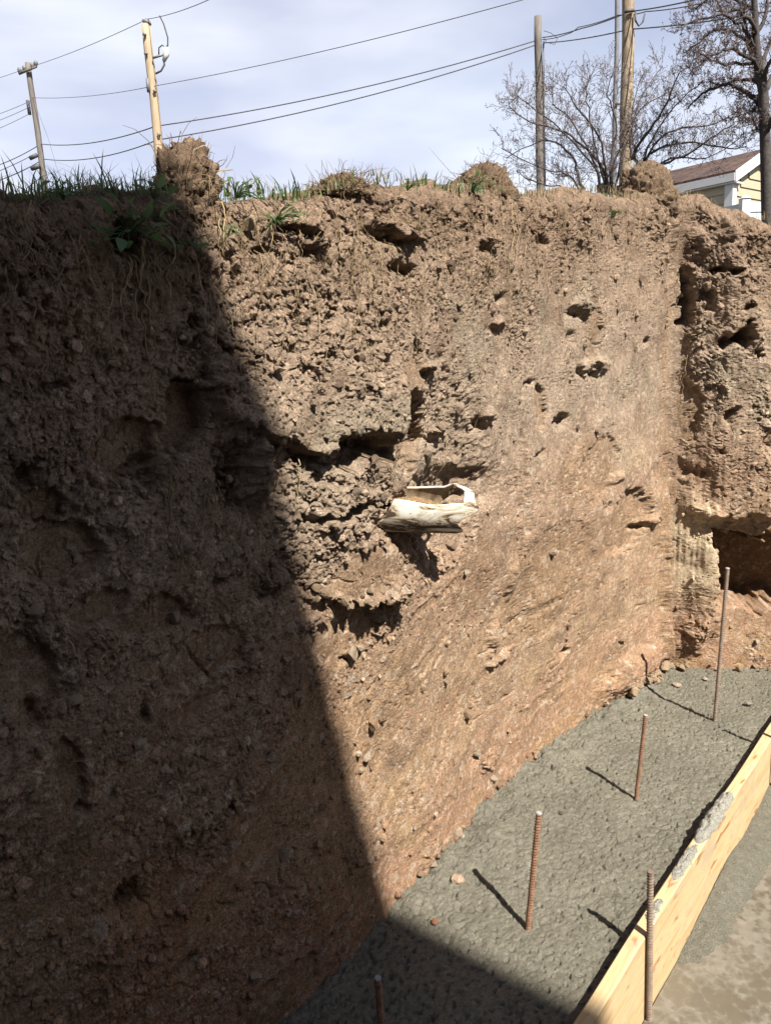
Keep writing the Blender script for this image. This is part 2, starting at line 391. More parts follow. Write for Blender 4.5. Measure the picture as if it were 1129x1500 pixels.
while s_list[-1] < S_END:
    s = s_list[-1]; p = W0 + WD * s if s < SC else CP + RD * (s - SC)
    d = math.hypot(*p); dirn = WD if s < SC else RD
    fore = abs(dirn[0] * p[1] - dirn[1] * p[0]) / d          # foreshortening along the wall
    st = d / 750.0 * 1.05 / max(fore, 0.35)
    if s < -1.25 or s > SC + 1.0: st *= 2.2
    s_list.append(s + st)
s_arr = np.array(s_list); NC = len(s_arr)
NR, NL, NB = 900, 26, 16
ztop = np.interp(s_arr, tops[:, 0], tops[:, 1]) + 0.012 * vnoise(s_arr * 7, s_arr * 0 + .3, 5) + 0.008 * vnoise(s_arr * 23, s_arr * 0 + .7, 6)
v = np.linspace(0, 1, NR)[:, None]
Z = Z0 + v * (ztop - LIP - Z0)[None, :]; S = np.repeat(s_arr[None, :], NR, 0)
th = np.linspace(0, math.pi / 2, NL + 1)[1:][:, None]
bk = (np.linspace(0, 1, NB + 1)[1:] ** 2 * 1.1)[:, None]
ZA = np.vstack([Z, (ztop - LIP)[None, :] + LIP * th, (ztop - LIP + LIP * math.pi / 2)[None, :] + bk])   # arc coordinate used by the noise
SA = np.repeat(s_arr[None, :], NR + NL + NB, 0)
RW = SA > SC
VV = np.clip(ZA / ztop[None, :], 0, 1.3)

def field(S, Z, V, RWm):
    """relief towards the pit, droop, crumbliness and colour of the bank at arc position S and height Z"""
    ws = S + 0.02 * fbm(S * 9, Z * 9, 31, 3) + 0.010 * fbm(S * 40, Z * 40, 33, 4, .6)
    wz = Z + 0.02 * fbm(S * 9 + 5, Z * 9, 32, 3) + 0.010 * fbm(S * 40, Z * 40 + 9, 34, 4, .6)
    h = 0.045 * fbm(S * 1.1, Z * 1.1, 1, 3) + 0.02 * fbm(S * 3.7, Z * 3.7, 4, 3)
    # plan of the foot of the wall
    h += np.interp(S, [-2, -.55, -.3, 0, .2, .55, .9, 1.5, 2.0, 2.4, 3], [.04, .05, .05, .0, .01, -.06, -.07, -.06, -.01, 0, 0]) * sstep(1.2, .2, Z)
    crumb = 0.50 + 0.75 * fbm(S * 2.6, Z * 2.6, 8, 3) + 0.30 * sstep(.50, .85, V) - 0.30 * sstep(.50, .15, V)
    crumb += 0.25 * sstep(-.15, -.6, S) * sstep(.95, .3, V)
    crumb -= np.where(RWm, 0, .30 * sstep(.25, .7, S) * sstep(.95, .82, V))
    smooth = np.zeros_like(h)
    rg = .55 * fbm(S * 21, Z * 17, 91, 5, .6)
    def q_of(px, py, rx, ry, right=False, rag=.5, ang=0):
        f = right_sz if right else main_sz
        s0, z0 = f(px, py); s1, _ = f(px + rx, py); _, z1 = f(px, py - ry)
        a, b = (ws - s0) / max(abs(s1 - s0), 1e-3), (wz - z0) / max(abs(z1 - z0), 1e-3)
        if ang: a, b = a * math.cos(ang) + b * math.sin(ang), -a * math.sin(ang) + b * math.cos(ang)
        return np.sqrt(a * a + b * b) + rg * (1 if max(rx, ry) < 30 else .45)
    def polysd(pts, right=False, extra=0.0):
        P = [right_sz(*p) if right else main_sz(*p, extra) for p in pts]; n = len(P)
        D = np.full(S.shape, 9.0); inside = np.zeros(S.shape, bool)
        for i in range(n):
            ax, ay = P[i]; bx, by = P[(i + 1) % n]
            ex, ey = bx - ax, by - ay
            px, py = ws - ax, wz - ay
            t = np.clip((px * ex + py * ey) / (ex * ex + ey * ey + 1e-12), 0, 1)
            D = np.minimum(D, (px - ex * t) ** 2 + (py - ey * t) ** 2)
            c = ((ay > wz) != (by > wz)) & (ws < ex * (wz - ay) / (by - ay + 1e-12) + ax)
            inside ^= c
        D = np.sqrt(D)
        return np.where(inside, D, -D)
    # --- the shelf, the overhung hollow and the standing block left of the pipe
    zsh = main_sz(480, 650)[1]; zup = main_sz(480, 420)[1]
    up = polysd([(300, 400), (600, 400), (592, 640), (575, 655), (560, 632), (532, 626), (505, 640), (472, 662), (440, 655), (405, 640), (330, 600)], extra=.04)
    h += 0.05 * sstep(-.006, .006, up) * sstep(zup, zsh + .04, wz)
    blk = polysd([(425, 650), (585, 655), (577, 720), (584, 780), (600, 884), (560, 874), (520, 884), (455, 878), (438, 800), (430, 720)], extra=.06)
    h += 0.042 * sstep(-.006, .008, blk) * sstep(main_sz(420, 750)[0], main_sz(500, 750)[0], S)
    cave = polysd([(408, 641), (440, 656), (472, 663), (505, 641), (532, 627), (560, 633), (584, 662), (576, 690), (550, 672), (520, 668), (500, 688), (460, 682), (432, 672)])
    h -= 0.085 * sstep(-.008, .02, cave)
    crumb += 0.42 * sstep(-.01, .01, blk)
    lo = q_of(515, 880, 85, 13, rag=1); h += 0.012 * sstep(1.1, .6, lo); crumb += .5 * sstep(1.3, .7, lo)
    for px, py, rx, ry, d in ((503, 742, 24, 7, .05), (445, 755, 22, 7, .045), (556, 690, 12, 10, .05), (560, 760, 14, 8, .03), (545, 735, 18, 5, .035)):
        h -= d * sstep(1.2, .6, q_of(px, py, rx, ry))
    h -= 0.045 * sstep(1.15, .5, q_of(650, 700, 62, 170)); h -= .035 * sstep(1.5, .6, q_of(635, 735, 84, 36))
    h -= 0.035 * sstep(1.1, .75, q_of(604, 640, 24, 66)); smooth = np.maximum(smooth, sstep(1.15, .8, q_of(606, 636, 23, 64)))
    smooth = np.maximum(smooth, .9 * sstep(1.1, .8, q_of(598, 548, 22, 28)))
    gv = polysd([(588, 575), (620, 572), (632, 640), (618, 704), (584, 706), (590, 640)]); m = sstep(-.006, .035, gv)
    h -= .024 * m; smooth = np.maximum(smooth, .96 * m); crumb *= 1 - .9 * m
    # --- hollows
    kk = 0
    for px, py, rx, ry, d in ((436, 338, 20, 9, .035), (426, 397, 12, 10, .06), (389, 366, 16, 6, .03), (451, 366, 12, 12, .035), (467, 377, 9, 9, .03), (410, 350, 8, 8, .03),
                              (564, 338, 20, 12, .04), (592, 366, 13, 26, .055), (592, 393, 16, 10, .06), (585, 350, 24, 10, .03), (475, 518, 8, 7, .03), (612, 520, 4, 22, .03), (620, 545, 7, 6, .03),
                              (849, 327, 16, 16, .05), (791, 351, 10, 10, .05), (767, 431, 5, 15, .045), (759, 457, 14, 7, .05), (729, 433, 9, 7, .045), (841, 457, 13, 10, .05), (817, 505, 14, 8, .05),
                              (833, 497, 5, 14, .05), (868, 543, 11, 13, .055), (888, 567, 5, 15, .05), (932, 572, 4, 15, .04), (847, 545, 6, 9, .04), (849, 591, 10, 8, .05), (823, 617, 13, 10, .06),
                              (863, 631, 9, 9, .06), (767, 625, 7, 7, .055), (793, 664, 7, 6, .045), (705, 617, 8, 9, .05), (924, 521, 9, 9, .04), (947, 500, 5, 7, .04), (722, 480, 9, 8, .04), (735, 520, 8, 6, .04),
                              (905, 712, 12, 8, .045), (942, 771, 12, 6, .045), (749, 973, 19, 6, .045), (845, 961, 9, 7, .05), (891, 932, 7, 5, .04), (775, 1015, 4, 12, .03), (717, 1122, 6, 13, .03), (735, 1130, 12, 14, .02),
                              (640, 330, 9, 9, .03), (560, 470, 12, 6, .025), (700, 360, 8, 12, .035), (650, 300, 10, 6, .04), (655, 410, 9, 7, .035), (690, 720, 7, 9, .04), (748, 775, 6, 9, .035), (625, 795, 11, 20, .02), (700, 560, 7, 6, .035), (660, 590, 6, 12, .03),
                              (780, 560, 9, 5, .03), (640, 640, 8, 10, .035), (655, 665, 6, 8, .03), (884, 745, 5, 7, .03), (512, 962, 12, 5, .02), (690, 1060, 7, 5, .02), (800, 985, 6, 9, .02),
                              (345, 690, 24, 62, .10), (262, 735, 16, 42, .04), (180, 345, 26, 26, .045), (62, 430, 8, 9, .04), (230, 590, 22, 14, .04), (215, 700, 20, 26, .035), (390, 860, 22, 18, .05),
                              (125, 690, 26, 14, .035), (175, 1310, 22, 26, .05), (300, 1245, 26, 14, .025), (420, 1330, 12, 26, .03), (40, 700, 18, 22, .03), (330, 850, 18, 9, .035), (445, 1230, 16, 24, .03),
                              (285, 470, 14, 9, .035), (90, 560, 18, 8, .03), (300, 760, 12, 30, .04), (60, 1050, 14, 22, .03), (215, 1040, 9, 22, .03), (365, 960, 12, 14, .03), (250, 1400, 20, 12, .03), (120, 1180, 16, 10, .03)):
        kk += 1
        if kk % 3 == 2 or (px > 640 and kk % 4 == 0): continue
        if kk % 3 == 1 and px > 330:
            m = sstep(1.3, .35, q_of(px + 7, py - 9, rx * 1.15, ry * 1.1)); h += .55 * d * m; crumb += .6 * m
        m = sstep(1.35, .25, q_of(px, py, rx, ry)); h -= (1.0 if kk % 3 else 1.3) * d * m * (.55 if px > 640 else .85) * (.55 + .9 * np.clip(.5 + fbm(S * 46, Z * 46, 95, 4, .65), 0, 1))
    # --- clean bucket cuts (recessed smooth faces)
    for px, py, rx, ry, d in ((276, 605, 27, 58, .045), (205, 655, 52, 42, .03), (98, 812, 62, 52, .028), (70, 745, 40, 30, .02), (150, 890, 44, 26, .02), (228, 905, 52, 26, .02), (45, 1000, 40, 70, .02),
                              (100, 1140, 24, 60, .018), (300, 960, 60, 40, .012), (920, 765, 32, 46, .03), (815, 850, 58, 82, .006), (560, 800, 16, 40, .01), (520, 830, 44, 34, .0), (395, 1440, 60, 40, .012), (880, 680, 26, 40, .012),
                              (860, 690, 40, 50, .0), (795, 600, 8, 36, .02), (868, 480, 9, 50, .015), (700, 850, 34, 60, .0), (500, 925, 40, 50, .004)):
        q = q_of(px, py, rx, ry); m = sstep(1.08, .92, q); h -= d * m; smooth = np.maximum(smooth, .92 * m)
    # ridges of squeezed soil beside the cuts
    for px, py, rx, ry, d, a in ((757, 852, 6, 34, .028, 0), (766, 740, 5, 70, .014, .08), (738, 935, 7, 26, .03, 0), (748, 968, 22, 6, .026, 0), (245, 660, 14, 40, .03, 0), (375, 690, 14, 70, .045, 0), (310, 560, 40, 10, .03, 0), (960, 740, 16, 40, .02, 0), (900, 700, 12, 9, .02, 0)):
        h += d * sstep(1.2, .3, q_of(px, py, rx, ry, ang=a))
    gq = q_of(770, 720, 6, 110, ang=.10); h -= .016 * sstep(1.1, .6, gq)
    # --- the corner and the end wall
    ws = ws + np.where(RWm, .07 * fbm(S * 6, Z * 6, 92, 4), 0); wz = wz + np.where(RWm, .085 * fbm(S * 6, Z * 6, 93, 4), 0)
    cr = np.abs(S - SC)
    rub = q_of(930, 985, 34, 30); h += .06 * sstep(1.2, .3, rub); crumb += .6 * sstep(1.2, .6, rub)
    h += np.where(RWm, .02, 0)
    ss = S - SC
    strip = sstep(.055, .02, np.abs(ss + .045)) * sstep(2.0, 1.7, Z); smooth = np.maximum(smooth, .9 * strip)
    h -= .15 * sstep(1.2, .4, q_of(996, 430, 10, 56, True))
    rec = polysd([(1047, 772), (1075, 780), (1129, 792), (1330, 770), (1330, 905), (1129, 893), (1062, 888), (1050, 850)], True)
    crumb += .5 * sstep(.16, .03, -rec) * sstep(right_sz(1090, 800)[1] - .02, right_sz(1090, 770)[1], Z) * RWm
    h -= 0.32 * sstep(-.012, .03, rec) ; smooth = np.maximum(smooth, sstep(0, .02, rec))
    bul = polysd([(984, 725), (1030, 745), (1047, 775), (1052, 850), (1040, 905), (1012, 950), (968, 955), (972, 800)], True)
    h += 0.09 * sstep(-.09, .05, bul); crumb += .2 * sstep(-.01, .01, bul)
    colm = polysd([(985, 330), (1065, 340), (1092, 420), (1120, 540), (1129, 760), (1000, 750), (996, 520)], True)
    h += 0.10 * sstep(-.05, .04, colm); crumb += .55 * sstep(-.02, .03, colm)
    for px, py, rx, ry, d in ((1046, 395, 12, 9, .07), (1072, 400, 12, 8, .07), (1078, 497, 15, 15, .11), (1052, 502, 12, 10, .08), (1030, 440, 14, 12, .05), (1040, 340, 14, 10, .05), (1118, 640, 10, 26, .06), (1085, 455, 10, 10, .05), (1105, 520, 8, 12, .05), (1010, 690, 14, 8, .04), (1060, 600, 8, 16, .04)):
        h -= 1.4 * d * sstep(1.35, .3, q_of(px, py, rx, ry, True))
    sq = q_of(1009, 600, 13, 44, True); h -= .03 * sstep(1.1, .95, sq); smooth = np.maximum(smooth, sstep(1.1, .9, sq))
    h -= np.where(RWm, sstep(.25, .6, ss) * np.clip(Z - 1.1, 0, 2) * .06, 0)
    h = np.where(RWm, np.where(h > 0, h * sstep(-.02, .26, ss + .05 * fbm(S * 9, Z * 5, 96, 3)), h), h)
    crumb = np.clip(crumb, .06, 1.25) * (1 - .9 * smooth)
    for x0, y0, x1, y1, wd_, d in ((604, 1012, 572, 1086, 9, .007), (672, 1168, 588, 1246, 8, .008), (596, 1148, 566, 1212, 7, .006), (690, 845, 600, 905, 7, .006), (830, 880, 740, 935, 8, .007), (660, 930, 610, 990, 7, .005),
                                   (860, 1000, 790, 1060, 8, .006), (410, 1120, 300, 1230, 16, .008), (250, 1260, 160, 1380, 16, .008), (560, 1250, 470, 1370, 12, .007), (330, 1010, 250, 1060, 12, .007)):
        L_ = math.hypot(x1 - x0, y1 - y0); nx, ny = -(y1 - y0) / L_ * wd_, (x1 - x0) / L_ * wd_
        bd = polysd([(x0 + nx * .6, y0 + ny * .6), (x1 + nx, y1 + ny), (x1 - nx, y1 - ny), (x0 - nx * .6, y0 - ny * .6)]); m = sstep(-.006, .010, bd)
        h -= .45 * d * m; h += .0015 * sstep(.016, .0, np.abs(bd + .010)) ; smooth = np.maximum(smooth, .95 * m); crumb *= (1 - .9 * m)
    l0, l1 = main_sz(776, 1017), main_sz(722, 1060)
    tt = np.clip(((S - l0[0]) * (l1[0] - l0[0]) + (Z - l0[1]) * (l1[1] - l0[1])) / ((l1[0] - l0[0]) ** 2 + (l1[1] - l0[1]) ** 2), 0, 1)
    h -= .02 * sstep(.007, .001, np.hypot(ws - l0[0] - (l1[0] - l0[0]) * tt, wz - l0[1] - (l1[1] - l0[1]) * tt))
    # pockets of flaky lime rubble low on the wall
    fl = sstep(.12, .3, fbm(S * 7, Z * 8, 94, 3)) * sstep(.62, .5, V); crumb = crumb + .40 * fl * (1 - smooth)
    # --- scrapes left by the bucket teeth
    a = .72
    u1 = S * math.cos(a) + Z * math.sin(a); u2 = -S * math.sin(a) + Z * math.cos(a)
    dm = sstep(.06, .28, fbm(u1 * 1.3, u2 * 4.5, 41, 3)) * sstep(.52, .36, V) * np.where(RWm, .3, 1)
    dg = vnoise(u1 * 1.4, u2 * 34, 42) * .0018 + vnoise(u1 * 2.2, u2 * 88, 43) * .0009
    h += dm * dg - .004 * dm; crumb *= (1 - .5 * dm)
    vm = sstep(-.02, .25, fbm(S * 5.5, Z * 1.6, 45, 3) + .15 * sstep(.6, 1.4, S)) * sstep(.14, .25, V) * sstep(.95, .8, V) * sstep(.25, .6, S)
    vg = vnoise(S * 44, Z * 1.7, 46) * .0052 + vnoise(S * 105, Z * 3.0, 47) * .0030
    h += (vm * .9 + smooth * .22) * vg; crumb *= (1 - .5 * vm)
    # fine drying cracks, mostly upright
    ck = np.abs(vnoise(ws * 34, wz * 9, 51)); cm = sstep(.1, .35, fbm(S * 3, Z * 3, 52, 2) + .25 * smooth + .3 * sstep(1.1, .7, q_of(815, 840, 66, 90)))
    h -= .0055 * sstep(.07, .01, ck) * cm
    # long cracks
    lc = np.abs(fbm(ws * 3.1, wz * 2.6, 55, 3)); h -= .007 * sstep(.022, .004, lc) * sstep(.1, .3, vnoise(S * 4, Z * 4, 56))
    # --- lumps
    crumb = np.clip(crumb, .03, 1.25) * (.12 + .88 * sstep(.02, .08, cr))
    h1, i1 = domes(ws * 11, wz * 13, 61, .4); h2, i2 = domes(ws * 24, wz * 27, 62, .65); h3, i3 = domes(ws * 52, wz * 58, 63, .85); h4, i4 = domes(ws * 105, wz * 115, 64, .9)
    big = sstep(.12, .42, crumb - .70 + .75 * fbm(S * 5.5, Z * 6.5, 66, 3)) * .9 + .1
    h5, i5 = domes(ws * 190, wz * 200, 65, .9)
    h += .013 * h1 * big * crumb + .0085 * h2 * big * crumb + (.0018 + .0052 * big) * h3 * np.clip(crumb, 0, 1) + (.0024 + .0030 * big) * h4 * np.clip(crumb + .1, 0, 1) + .0030 * h5 * (.3 + .7 * np.clip(crumb + .2, 0, 1))
    h += (.006 + .008 * big) * fbm(ws * 38, wz * 34, 74, 5, .65) * np.clip(crumb, .1, 1)
    pits = np.clip(-fbm(ws * 16, wz * 17, 68, 4, .6) - .24, 0, 1); h -= .10 * pits * (.3 + .7 * big) * np.clip(crumb, 0, 1)
    pits2 = np.clip(-fbm(ws * 45, wz * 40, 69, 2) - .30, 0, 1); h -= .035 * pits2 * np.clip(crumb, 0.1, 1)
    h += .0022 * fbm(S * 140, Z * 140, 71, 3) * (.35 + .65 * np.clip(crumb, 0, 1))
    droop = -(.008 * h1 * big * crumb + .007 * h2 * big * crumb + .005 * h3 * crumb + .003 * h4 * crumb) + .006 * fbm(S * 30, Z * 30, 73, 2) * crumb
    # --- colour of the layers
    vw = V + .10 * fbm(S * 1.6, Z * 2.2, 81, 4) + .03 * fbm(S * 9, Z * 9, 82, 3)
    stops = [0, .10, .20, .33, .45, .55, .66, .80, .93, 1.0]
    cols = np.array([(.375, .245, .170), (.382, .262, .184), (.400, .292, .205), (.395, .288, .203), (.360, .258, .190), (.365, .276, .210), (.372, .304, .244), (.355, .280, .220), (.315, .240, .185), (.275, .205, .155)])
    C = np.stack([np.interp(vw, stops, cols[:, k]) for k in range(3)], -1)
    def tint(m, c, amt=1.0):
        nonlocal C
        C = C + (np.array(c) - C) * (np.clip(m, 0, 1) * amt)[..., None]
    tint(sstep(.12, .42, fbm(S * 3.3, Z * 3.0, 83, 4)) * sstep(.45, .6, V) * sstep(.92, .8, V), (.315, .272, .215), .8)       # grey clay
    tint(sstep(.14, .4, fbm(S * 4.1, Z * 4.1, 84, 4)) * sstep(.5, .2, V), (.43, .325, .20), .5)                               # yellow silt
    tint(sstep(.14, .4, fbm(S * 3.7, Z * 4.4, 85, 4)) * sstep(.45, .2, V), (.36, .23, .16), .5)                             # red clay
    tint(sstep(.12, .4, fbm(S * 5, Z * 7, 86, 4)), (.20, .142, .105), .5)                                                   # damp streaks
    tint(sstep(.75, .25, q_of(925, 660, 55, 60, rag=1)) , (.46, .38, .28), .6)
    tint(sstep(1.1, .4, q_of(1015, 800, 50, 90, True)), (.60, .51, .38), .9)
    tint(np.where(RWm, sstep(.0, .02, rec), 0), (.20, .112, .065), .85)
    tint(sstep(.20, .36, fbm(S * 30, Z * 30, 87, 3)) * sstep(.62, .3, V) * (.25 + .75 * fl), (.56, .48, .39), .75)                                  # lime flecks
    tint(np.clip(smooth, 0, 1), (.30, .205, .13), .5)
    tint(sstep(.55, .15, V) * sstep(.15, -.4, S) * (.5 + fbm(S * 3, Z * 3, 97, 3)), (.385, .215, .125), .7)
    tint(dm, (.36, .25, .155), .35)
    yq = sstep(.06, .02, np.abs(Z - .03 - .02 * vnoise(S * 9, Z * 0, 88))) * sstep(.0, .25, vnoise(S * 5, Z * 3, 89)) * (S > .5)
    tint(yq, (.40, .27, .12), .3)
    tint(sstep(.72, .80, i3) * sstep(.12, .35, h3) * sstep(.78, .66, V), (.47, .395, .32), .8)
    tint(sstep(.80, .86, i4) * sstep(.12, .35, h4) * sstep(.70, .6, V), (.52, .44, .36), .7)
    lump = np.where(h2 > .2, i2, i3) * .5 + i4 * .5
    C = C * (1 + .30 * (lump - .45) * np.clip(crumb + .2, 0, 1))[..., None] * (1 + .22 * fbm(S * 14, Z * 14, 90, 3))[..., None]
    return h, droop, crumb, np.clip(C, .02, .7)

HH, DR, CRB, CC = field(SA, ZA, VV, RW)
bt = np.clip((SA - SC) / .10 * .5 + .5, 0, 1); bt = bt * bt * (3 - 2 * bt)
PX = np.where(RW, CP[0] + RD[0] * (SA - SC), W0[0] + WD[0] * SA); PY = np.where(RW, CP[1] + RD[1] * (SA - SC), W0[1] + WD[1] * SA)
BG = np.where(RW, 0, bulge(SA, np.minimum(ZA, ztop[None, :]))) 
PX = PX + WN[0] * BG; PY = PY + WN[1] * BG
NX = WN[0] * (1 - bt) + RN[0] * bt; NY = WN[1] * (1 - bt) + RN[1] * bt; nl = np.hypot(NX, NY); NX /= nl; NY /= nl
TH = np.zeros_like(SA); TH[NR:NR + NL] = th; TH[NR + NL:] = math.pi / 2
BACK = np.zeros_like(SA); BACK[NR:NR + NL] = LIP * (1 - np.cos(th)); BACK[NR + NL:] = LIP + bk
ZZ = ZA.copy(); ZZ[NR:NR + NL] = (ztop - LIP)[None, :] + LIP * np.sin(th); ZZ[NR + NL:] = ztop[None, :]
lim = np.ones_like(SA); lim[NR + NL:] = np.clip(1 - bk / 1.2, 0, 1)
HD = HH * np.cos(TH) + np.clip(HH, -.02, .05) * np.sin(TH) * lim
VX = PX + NX * (HH * np.cos(TH) - BACK); VY = PY + NY * (HH * np.cos(TH) - BACK)
VZ = ZZ + DR * np.cos(TH) + np.clip(HH + .0, -.015, .04) * np.sin(TH) * lim
def grid_faces(nr, nc):
    i = np.arange(nr - 1)[:, None] * nc + np.arange(nc - 1)[None, :]
    return np.stack([i, i + 1, i + nc + 1, i + nc], -1).reshape(-1, 4)
V3 = np.stack([VX, VY, VZ], -1)
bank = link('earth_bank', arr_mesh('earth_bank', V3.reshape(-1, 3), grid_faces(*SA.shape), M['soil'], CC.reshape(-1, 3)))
tag(bank, 'freshly cut brown earth bank with crumbling face and clay layers beside the footing', kind='structure')

def bank_point(s, z):
    j = int(np.clip(np.searchsorted(s_arr, s), 1, NC - 2)); i = int(np.clip((z - Z0) / (ztop[j] - LIP - Z0) * (NR - 1), 1, NR - 2))
    p = V3[i, j]; a = V3[i, j + 1] - V3[i, j - 1]; b = V3[min(i + 3, NR - 1), j] - V3[max(i - 3, 0), j]
    n = np.cross(a, b); n /= np.linalg.norm(n) + 1e-9
    return p, n, CC[i, j], CRB[i, j], (NX[i, j], NY[i, j], 0)
def bank_px(x, y, right=False): return bank_point(*(right_sz(x, y) if right else main_sz(x, y)))

# crumbs lying on and stuck to the face: one mass
ICO1, ICOT1 = ico(1); ICO2, ICOT2 = ico(2)
def lumps(centers, sizes, colors, name, mat, sub=1, parent=None, jitter=.3):
    B, T = (ICO1, ICOT1) if sub == 1 else (ICO2, ICOT2)
    n = len(centers)
    q = rng.normal(size=(n, 4)); q /= np.linalg.norm(q, axis=1, keepdims=True); w, x, y, z = q.T
    Rm = np.stack([1 - 2 * (y * y + z * z), 2 * (x * y - z * w), 2 * (x * z + y * w), 2 * (x * y + z * w), 1 - 2 * (x * x + z * z), 2 * (y * z - x * w), 2 * (x * z - y * w), 2 * (y * z + x * w), 1 - 2 * (x * x + y * y)], -1).reshape(n, 3, 3)
    V = B[None] * (1 + jitter * (rng.random((n, len(B), 1)) * 2 - 1)) * rng.uniform(.6, 1.25, (n, 1, 3))
    V = np.einsum('nij,nvj->nvi', Rm, V) * np.asarray(sizes)[:, None, None] + np.asarray(centers)[:, None, :]
    Fc = (T[None] + (np.arange(n) * len(B))[:, None, None]).reshape(-1, 3)
    c = np.repeat(np.asarray(colors), len(B), 0) if colors is not None else None
    return link(name, arr_mesh(name, V.reshape(-1, 3), Fc, mat, c, smooth=False), parent)
cs, sz, cc = [], [], []
NCR = 9000
jj = rng.integers(2, NC - 2, NCR * 3); ii = rng.integers(5, NR + 8, NCR * 3)
ok = (rng.random(NCR * 3) < np.clip(CRB[ii, jj], .05, 1) ** 1.3) & (s_arr[jj] > -1.2) & (s_arr[jj] < SC + .9)
ii, jj = ii[ok][:NCR], jj[ok][:NCR]
sizes = np.clip(.0025 * (rng.random(len(ii)) + 1e-3) ** -.42, .0025, .013)
pn = np.stack([NX[ii, jj], NY[ii, jj], 0 * NX[ii, jj]], -1)
cent = V3[ii, jj] + pn * (sizes * .35)[:, None]
crumbs = lumps(cent, sizes, np.clip(CC[ii, jj] * rng.uniform(.75, 1.35, (len(ii), 1)), .03, .7), 'soil_crumbs', M['soil'], 1, bank)
tag(crumbs, kind='stuff')

# larger clods, each its own part of the bank
clod_meshes = []
for k in range(9):
    V = ICO2 * (1 + .22 * rng.random((len(ICO2), 1))) * rng.uniform(.65, 1.15, (1, 3))
    V = V + .16 * np.sin(V[:, [1, 2, 0]] * rng.uniform(2.5, 5, (1, 3)) + rng.uniform(0, 6, (1, 3)))
    for _ in range(9):
        nrm_ = rng.normal(size=3); nrm_ /= np.linalg.norm(nrm_); dd_ = V @ nrm_ - rng.uniform(.42, .75); V = V - np.clip(dd_, 0, None)[:, None] * nrm_
    V += rng.normal(size=V.shape) * .035
    clod_meshes.append(arr_mesh('clod', V, ICOT2, M['clod'], smooth=False))
def clod(p, r, c, name='clod', parent=bank):
    o = link(name, random.choice(clod_meshes), parent); o.location = p; o.rotation_euler = tuple(rng.uniform(0, 6.28, 3)); o.scale = (r, r, r); o.color = (*[float(x) for x in c], 1); return o
made = 0
while made < 130:
    s = rng.uniform(-1.05, SC + .6); z = rng.uniform(.15, 2.3)
    if z > np.interp(s, s_arr, ztop) - .08: continue
    p, n, c, cr, nn = bank_point(s, z)
    if rng.random() > cr - .15: continue
    r = float(np.clip(.010 * rng.random() ** -.35, .010, .024))
    clod(p + np.array(nn) * r * .2, r, c * rng.uniform(.9, 1.2)); made += 1
# clods along the lower edge of the standing block, and the pale rubble at the foot of the corner
for k in range(34):
    x = rng.uniform(450, 592); p, n, c, cr, nn = bank_px(x, 872 + rng.uniform(-14, 12))
    clod(p + np.array(nn) * .006, rng.uniform(.008, .02), np.array((.42, .33, .23)) * rng.uniform(.75, 1.15))
for k in range(26):
    x = rng.uniform(905, 958); y = rng.uniform(965, 1012)
    p = at_z(x, y, rng.uniform(.0, .06)); q = p[:2] - W0; off = q @ WN
    p[:2] += WN * (rng.uniform(.015, .05) - off)
    clod(p, rng.uniform(.014, .034), np.array((.46, .36, .26)) * rng.uniform(.8, 1.15))
for k in range(40):
    x = rng.uniform(985, 1129); p = at_z(x, 972 + rng.uniform(-22, 8), rng.uniform(0, .03))
    clod(p, rng.uniform(.010, .024), np.array((.44, .33, .22)) * rng.uniform(.75, 1.2))
for k in range(24):
    s = rng.uniform(-.2, SC); p = W0 + WD * s; hh = bank_point(s, .02)
    clod(hh[0] + np.array(hh[4]) * .008 + np.array((0, 0, rng.uniform(-.01, .02))), rng.uniform(.007, .016), hh[2] * rng.uniform(.9, 1.4))
for x, y, r in ((812, 810, .020), (540, 1112, .022), (530, 1128, .014), (508, 956, .026), (520, 948, .016), (720, 1112, .018), (675, 1225, .022), (685, 838, .012), (745, 1150, .018), (200, 1085, .016), (385, 1100, .018), (110, 1020, .017), (235, 1120, .014), (130, 820, .012), (265, 905, .02), (400, 1240, .018), (350, 1410, .02)):
    p, n, c, cr, nn = bank_px(x, y); clod(p + np.array(nn) * r * .3, r, (.50, .42, .33), 'pale_stone')

# ------------------------------------------------------------------ footing, board, pit floor
BI = np.array([0.594, 1.788]); BD = np.array([0.654, 0.757]); BD /= np.linalg.norm(BD); BN = np.array([-BD[1], BD[0]])   # BN points to the bank
BT, BH, BZ = 0.040, 0.286, 0.058
na, nb = 1050, 300
a = np.linspace(-1.9, 3.0, na)[:, None]; b = np.linspace(-0.002, 0.86, nb)[None, :]
# extra width at the far end where the trench turns
A = np.repeat(a, nb, 1); Bm = np.repeat(b, na, 0) * (1 + .9 * sstep(1.7, 2.6, A))
X = BI[0] + BD[0] * A + BN[0] * Bm; Y = BI[1] + BD[1] * A + BN[1] * Bm
wx = X + .012 * fbm(X * 14, Y * 14, 101, 2); wy = Y + .012 * fbm(X * 14, Y * 14, 102, 2)
e1, j1 = domes(wx * 26, wy * 26, 103, .5, .5); e2, j2 = domes(wx * 60, wy * 60, 104, .8, .6); e3, j3 = domes(wx * 120, wy * 120, 105, .9)
ruf = np.clip(.55 + .8 * fbm(X * 3.2, Y * 3.2, 106, 3), .15, 1.1)
nearbank = sstep(.17, .0, (X - W0[0]) * WN[0] + (Y - W0[1]) * WN[1])
ruf = ruf + .9 * nearbank
zf = .012 * fbm(X * 2.2, Y * 2.2, 107, 3) + .009 * fbm(wx * 7, wy * 7, 117, 4, .55) + .003 * e1 * ruf + .0018 * e2 * ruf ** 2 + .0018 * e3 * ruf + .0045 * fbm(wx * 55, wy * 55, 114, 3) + .022 * nearbank * (.4 + vnoise(X * 11, Y * 11, 116))
